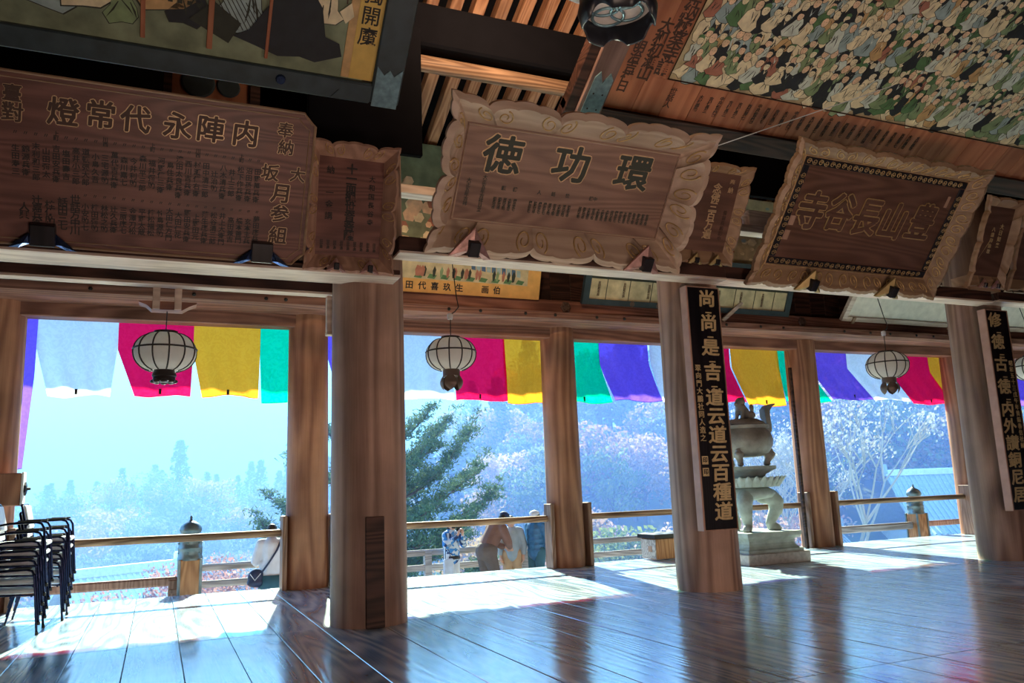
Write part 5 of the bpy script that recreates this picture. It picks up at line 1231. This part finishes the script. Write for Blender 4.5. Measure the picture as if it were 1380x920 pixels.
# left bay: ridge of cedars, round trees below
scatter(['conifer'], 26, -9, 17, 138, 152, .75, 1.05, 'L')
plant('conifer', 0, 3, 134, gz(3, 134), 1.45, 'L')['label'] = 'broad dark cedar rising highest on the hazy left ridge'
plant('conifer', 2, 20, 131, gz(20, 131), 1.6, 'L')['label'] = 'tallest pointed cedar of the hazy left ridge, right of the broad one'
scatter(['broad', 'autumn', 'pink', 'broad'], 44, -10, 17, 96, 134, .95, 1.5, 'L')
scatter(['broad', 'autumn', 'broad'], 30, -10, 16, 62, 92, .9, 1.35, 'L')
scatter(['broad', 'broad', 'autumn'], 14, -10, 12, 44, 58, .7, 1.0, 'L')
scatter(['shrub'], 3, -7.5, -4.6, 30, 34, .94, 1.0, 'L'); scatter(['shrub'], 6, -.6, 5.5, 29, 36, .98, 1.12, 'L'); scatter(['shrub'], 3, -4.4, -.8, 27, 30, .74, .82, 'L')
scatter(['conifer'], 5, 10, 15, 60, 80, 1.1, 1.4, 'L'); scatter(['bare'], 2, 8.5, 11.5, 34, 40, 1.0, 1.2, 'L')
# nearer slope right of the first columns
scatter(['conifer'], 30, 20, 60, 104, 122, 1.0, 1.35, 'R')
scatter(['broad', 'conifer', 'broad', 'autumn'], 46, 17, 60, 82, 104, 1.1, 1.6, 'R')
scatter(['broad', 'autumn', 'pink', 'broad', 'conifer'], 44, 16, 60, 58, 82, .95, 1.35, 'R')
scatter(['broad', 'autumn', 'pink'], 30, 15, 58, 40, 56, .75, 1.05, 'R')
scatter(['bare'], 5, 39, 44.5, 40, 52, 1.1, 1.5, 'R', False); scatter(['bare', 'autumn', 'broad'], 12, 42, 58, 78, 92, 1.0, 1.4, 'R', False)
scatter(['yellow', 'broad', 'yellow'], 12, 43, 55, 30, 37, .55, .70, 'R', False); scatter(['broad', 'autumn', 'broad', 'pink'], 16, 43, 55, 77, 88, 1.2, 1.7, 'R', False); scatter(['broad', 'broad', 'autumn'], 8, 43.5, 53, 68, 75, 1.35, 1.75, 'R', False)
# every tree gets its own label: kind, place along the row, height on the slope, and what frames it
BAY = [(8.6, 'in the leftmost bay'), (15.9, 'behind the thick front column'), (26, 'below the second lantern'), (29.3, 'behind the middle reddish column'), (34, 'under the green and purple banners'),
       (39.3, 'behind the first signboard'), (43, 'beside the incense burner'), (46, 'right of the burner'), (51.5, 'by the tiled roof'), (99, 'behind the gnarled column')]
ORD = ['leftmost', 'second', 'third', 'fourth', 'fifth', 'sixth', 'seventh', 'eighth', 'ninth', 'tenth', 'eleventh', 'twelfth', 'thirteenth', 'fourteenth', 'fifteenth', 'sixteenth', 'seventeenth', 'eighteenth', 'nineteenth', 'twentieth']
WORD = {'conifer': 'cedar', 'broad': 'green round tree', 'autumn': 'autumn tree', 'pink': 'pinkish tree', 'bare': 'bare tree', 'yellow': 'yellow tree', 'shrub': 'small red tree'}
rows = {}
for t, kind, side in TREES:
    x, y = t.location.x, t.location.y; az = math.degrees(atan2(x, y)); d = sqrt(x * x + y * y)
    dep_ = ('on the ridge' if d > 135 else 'on the far slope' if d > 95 else 'on the middle slope' if d > 60 else 'low down') if side == 'L' else ('atop the slope' if d > 104 else 'high up' if d > 81 else 'halfway up' if d > 57 else 'low down')
    bay = next(n for lim, n in BAY if az < lim); rows.setdefault((kind, side, dep_, bay), []).append((az, t))
for (kind, side, dep_, bay), L_ in rows.items():
    L_.sort(key=lambda q: q[0])
    for k, (az, t) in enumerate(L_):
        if 'tallest' in t['label'] or 'broad dark' in t['label']: continue
        t['label'] = ('only %s %s %s' % (WORD[kind], dep_, bay)) if len(L_) == 1 else '%s %s%s %s %s' % (ORD[min(k, 19)], WORD[kind], '' if k == 0 else ' from the left', dep_, bay)
# the big pine behind the front column
def pine():
    rn = random.Random(9); t = thing('pine_tree', 'large dark pine with spreading clumped branches below the second lantern', 'tree', (5.3, 24.0, -7.0))
    b = MB(); b.tube([(0, 0, -1), (.1, 0, 4), (-.1, 0, 8), (.05, 0, 11), (0, 0, 13.2)], [.32, .27, .2, .13, .03], 10); b.build('trunk', 'bark', t, smooth=True)
    nd = MB()
    def clump(p, s, n=22):
        for _ in range(n):
            d = Vector((rn.gauss(0, 1), rn.gauss(0, 1), rn.gauss(.5, .8))).normalized(); q = p + Vector((rn.gauss(0, .45), rn.gauss(0, .45), rn.gauss(0, .22))) * s; u = d.orthogonal().normalized() * .022
            L_ = .15 * rn.uniform(.7, 1.3); nd.add([q - u, q + u, q + d * L_], [(0, 1, 2)]); v = d.cross(u); nd.add([q - v, q + v, q + d * L_], [(0, 1, 2)])
    def limb(p0, p1, r_):
        p0, p1 = Vector(p0), Vector(p1); L = (p1 - p0).length; dd = (p1 - p0).normalized(); sd = dd.cross(Vector((0, 0, 1))).normalized()
        pts = []; wob = Vector((rn.uniform(-.1, .1), rn.uniform(-.1, .1), rn.uniform(-.05, .05)))
        for k in range(8):
            a = k / 7; pts.append(p0.lerp(p1, a) + (Vector((0, 0, -.16)) + wob) * L * sin(pi * a) + sd * .04 * L * sin(5 * a + wob.x * 30))
        br_ = MB(); br_.tube(pts, [r_ * (1 - .85 * k / 7) for k in range(8)], 5)
        n = int(L / .28) + 2
        for k in range(n):
            a = .18 + .82 * (k + rn.random() * .6) / n; a = min(a, .999); i = int(a * 7); p = pts[i].lerp(pts[min(i + 1, 7)], a * 7 - i)
            for sg in ((-1, 1) if rn.random() < .8 else (rn.choice((-1, 1)),)):
                ln = min(1.5, L * .34) * (1.15 - .7 * a) * rn.uniform(.35, 1.25)
                e_ = p + sd * sg * ln * rn.uniform(.4, 1) + dd * ln * rn.uniform(.3, .9) + Vector((0, 0, rn.uniform(-.25, .55) * ln))
                br_.tube([p, (p + e_) / 2 + Vector((0, 0, -.04)), e_], [r_ * .25, .012, .006], 3, False)
                m_ = max(2, int(ln / .22))
                for q in range(m_): clump(p.lerp(e_, .3 + .7 * q / max(1, m_ - 1)) + Vector((0, 0, .06)), rn.uniform(.18, .34))
            if rn.random() < .5: clump(p + Vector((0, 0, .1)), .2)
        clump(p1, .22); br_.build('branch', 'bark', t)
    for z0_, dx, dy, dz in ((6.2, 4.3, -.5, 2.2), (5.6, 3.0, .7, 1.3), (7.2, 4.0, .3, 1.9), (7.9, 3.4, -.6, 2.2), (8.7, 3.1, .4, 1.9), (9.5, 2.4, -.2, 1.4), (6.6, 2.8, -1.9, 1.2), (7.6, 2.6, 1.9, 1.3), (8.5, 2.1, -1.6, 1.2), (6.0, 3.4, 1.2, 1.0),
                            (6.6, -2.6, -.3, 1.0), (7.6, -2.4, .3, .8), (5.6, -2.3, 0, .9), (8.6, -1.8, 0, .8), (10.2, 1.5, .3, 1.1), (9.9, -1.3, .2, .8), (5.0, 2.4, -.8, .7), (4.8, -1.7, .5, .5), (7.0, 1.6, -2.2, .8), (4.4, 3.2, .3, .9), (10.8, .9, -.4, .9), (5.2, 3.6, -.9, .9)):
        limb((0, 0, z0_), (dx, dy, z0_ + dz), .07)
    o = nd.build('needles', 'pine_needle', t); o['kind'] = 'stuff'
pine()

# ------------------------------------------------------------------ roofs in the valley
def hall(name, label, loc, rz, Lx, Ly, hw, rise, tile, ribs):
    t = thing(name, label, 'building', loc, (0, 0, rz))
    MB().box(-Lx / 2 + .6, Lx / 2 - .6, -Ly / 2 + .6, Ly / 2 - .6, -3, hw).build('wall', 'wall_plaster', t)
    b = MB(); prof = [(0, hw + rise), (Ly * .2, hw + rise * .52), (Ly * .38, hw + rise * .2), (Ly / 2 + .3, hw + .02)]
    P = [(-y, z) for y, z in reversed(prof)] + prof[1:]; n = len(P)
    vs = [(x, y, z) for x in (-Lx / 2, Lx / 2) for y, z in P] + [(x, y, z - .18) for x in (-Lx / 2, Lx / 2) for y, z in P]
    fs = [(i, i + 1, n + i + 1, n + i) for i in range(n - 1)] + [(2 * n + i + 1, 2 * n + i, 3 * n + i, 3 * n + i + 1) for i in range(n - 1)]
    for o_ in (0, n): fs += [(o_ + i, 2 * n + o_ + i, 2 * n + o_ + i + 1, o_ + i + 1) for i in range(n - 1)]
    fs += [(0, n, 3 * n, 2 * n), (n - 1, 2 * n - 1, 4 * n - 1, 3 * n - 1)]
    b.add(vs, fs); b.build('roof', tile, t)
    rib = MB(); 
    rib.tube([(0, y, z + .04) for y, z in P], .075, 5); rme = rib.mesh('tile_row', tile)
    for k in range(ribs): link('tile_row', rme, t, (-Lx / 2 + .15 + (Lx - .3) * k / (ribs - 1), 0, 0))
    MB().bbox(-Lx / 2 - .1, Lx / 2 + .1, -.2, .2, hw + rise - .05, hw + rise + .38, .04).build('ridge', 'roof_white', t)
    for s_ in (-1, 1): MB().bbox(s_ * (Lx / 2 + .1) - .14, s_ * (Lx / 2 + .1) + .14, -.25, .25, hw + rise + .1, hw + rise + .75, .05).build('ridge_end', tile, t)
    return t
hall('temple_hall', 'tiled temple roof among the trees seen in the right bay', (52, 37.5, -4.6), R(-30), 15, 10, 2.2, 3.7, 'roof_tile', 46)
hall('small_hall', 'small white-walled building under the trees below the right railing', (37.5, 40, -6.0), R(10), 5, 4, 2.4, 1.6, 'roof_tile', 18)
hall('small_hall', 'pale roofed house below the left railing beside the chairs', (-1.4, 45, -6.2), R(35), 6, 5, 2.2, 2.0, 'roof_white', 18)

# ------------------------------------------------------------------ valley haze
hz = MB().box(-330, 620, 19, 790, -40, 42)
m = bpy.data.materials.new('haze'); m.use_nodes = True; t_ = m.node_tree; t_.nodes.clear(); MATS['haze'] = m
vo = t_.nodes.new('ShaderNodeVolumeScatter'); vo.inputs['Color'].default_value = (.22, .37, .85, 1); vo.inputs['Density'].default_value = .0110; vo.inputs['Anisotropy'].default_value = .0
va = t_.nodes.new('ShaderNodeVolumeAbsorption'); va.inputs['Color'].default_value = (.28, .60, .80, 1); va.inputs['Density'].default_value = .0088
ad_ = t_.nodes.new('ShaderNodeAddShader'); t_.links.new(vo.outputs[0], ad_.inputs[0]); t_.links.new(va.outputs[0], ad_.inputs[1])
o_ = t_.nodes.new('ShaderNodeOutputMaterial'); t_.links.new(ad_.outputs[0], o_.inputs['Volume'])
h = hz.build('valley_haze', 'haze'); h['kind'] = 'structure'
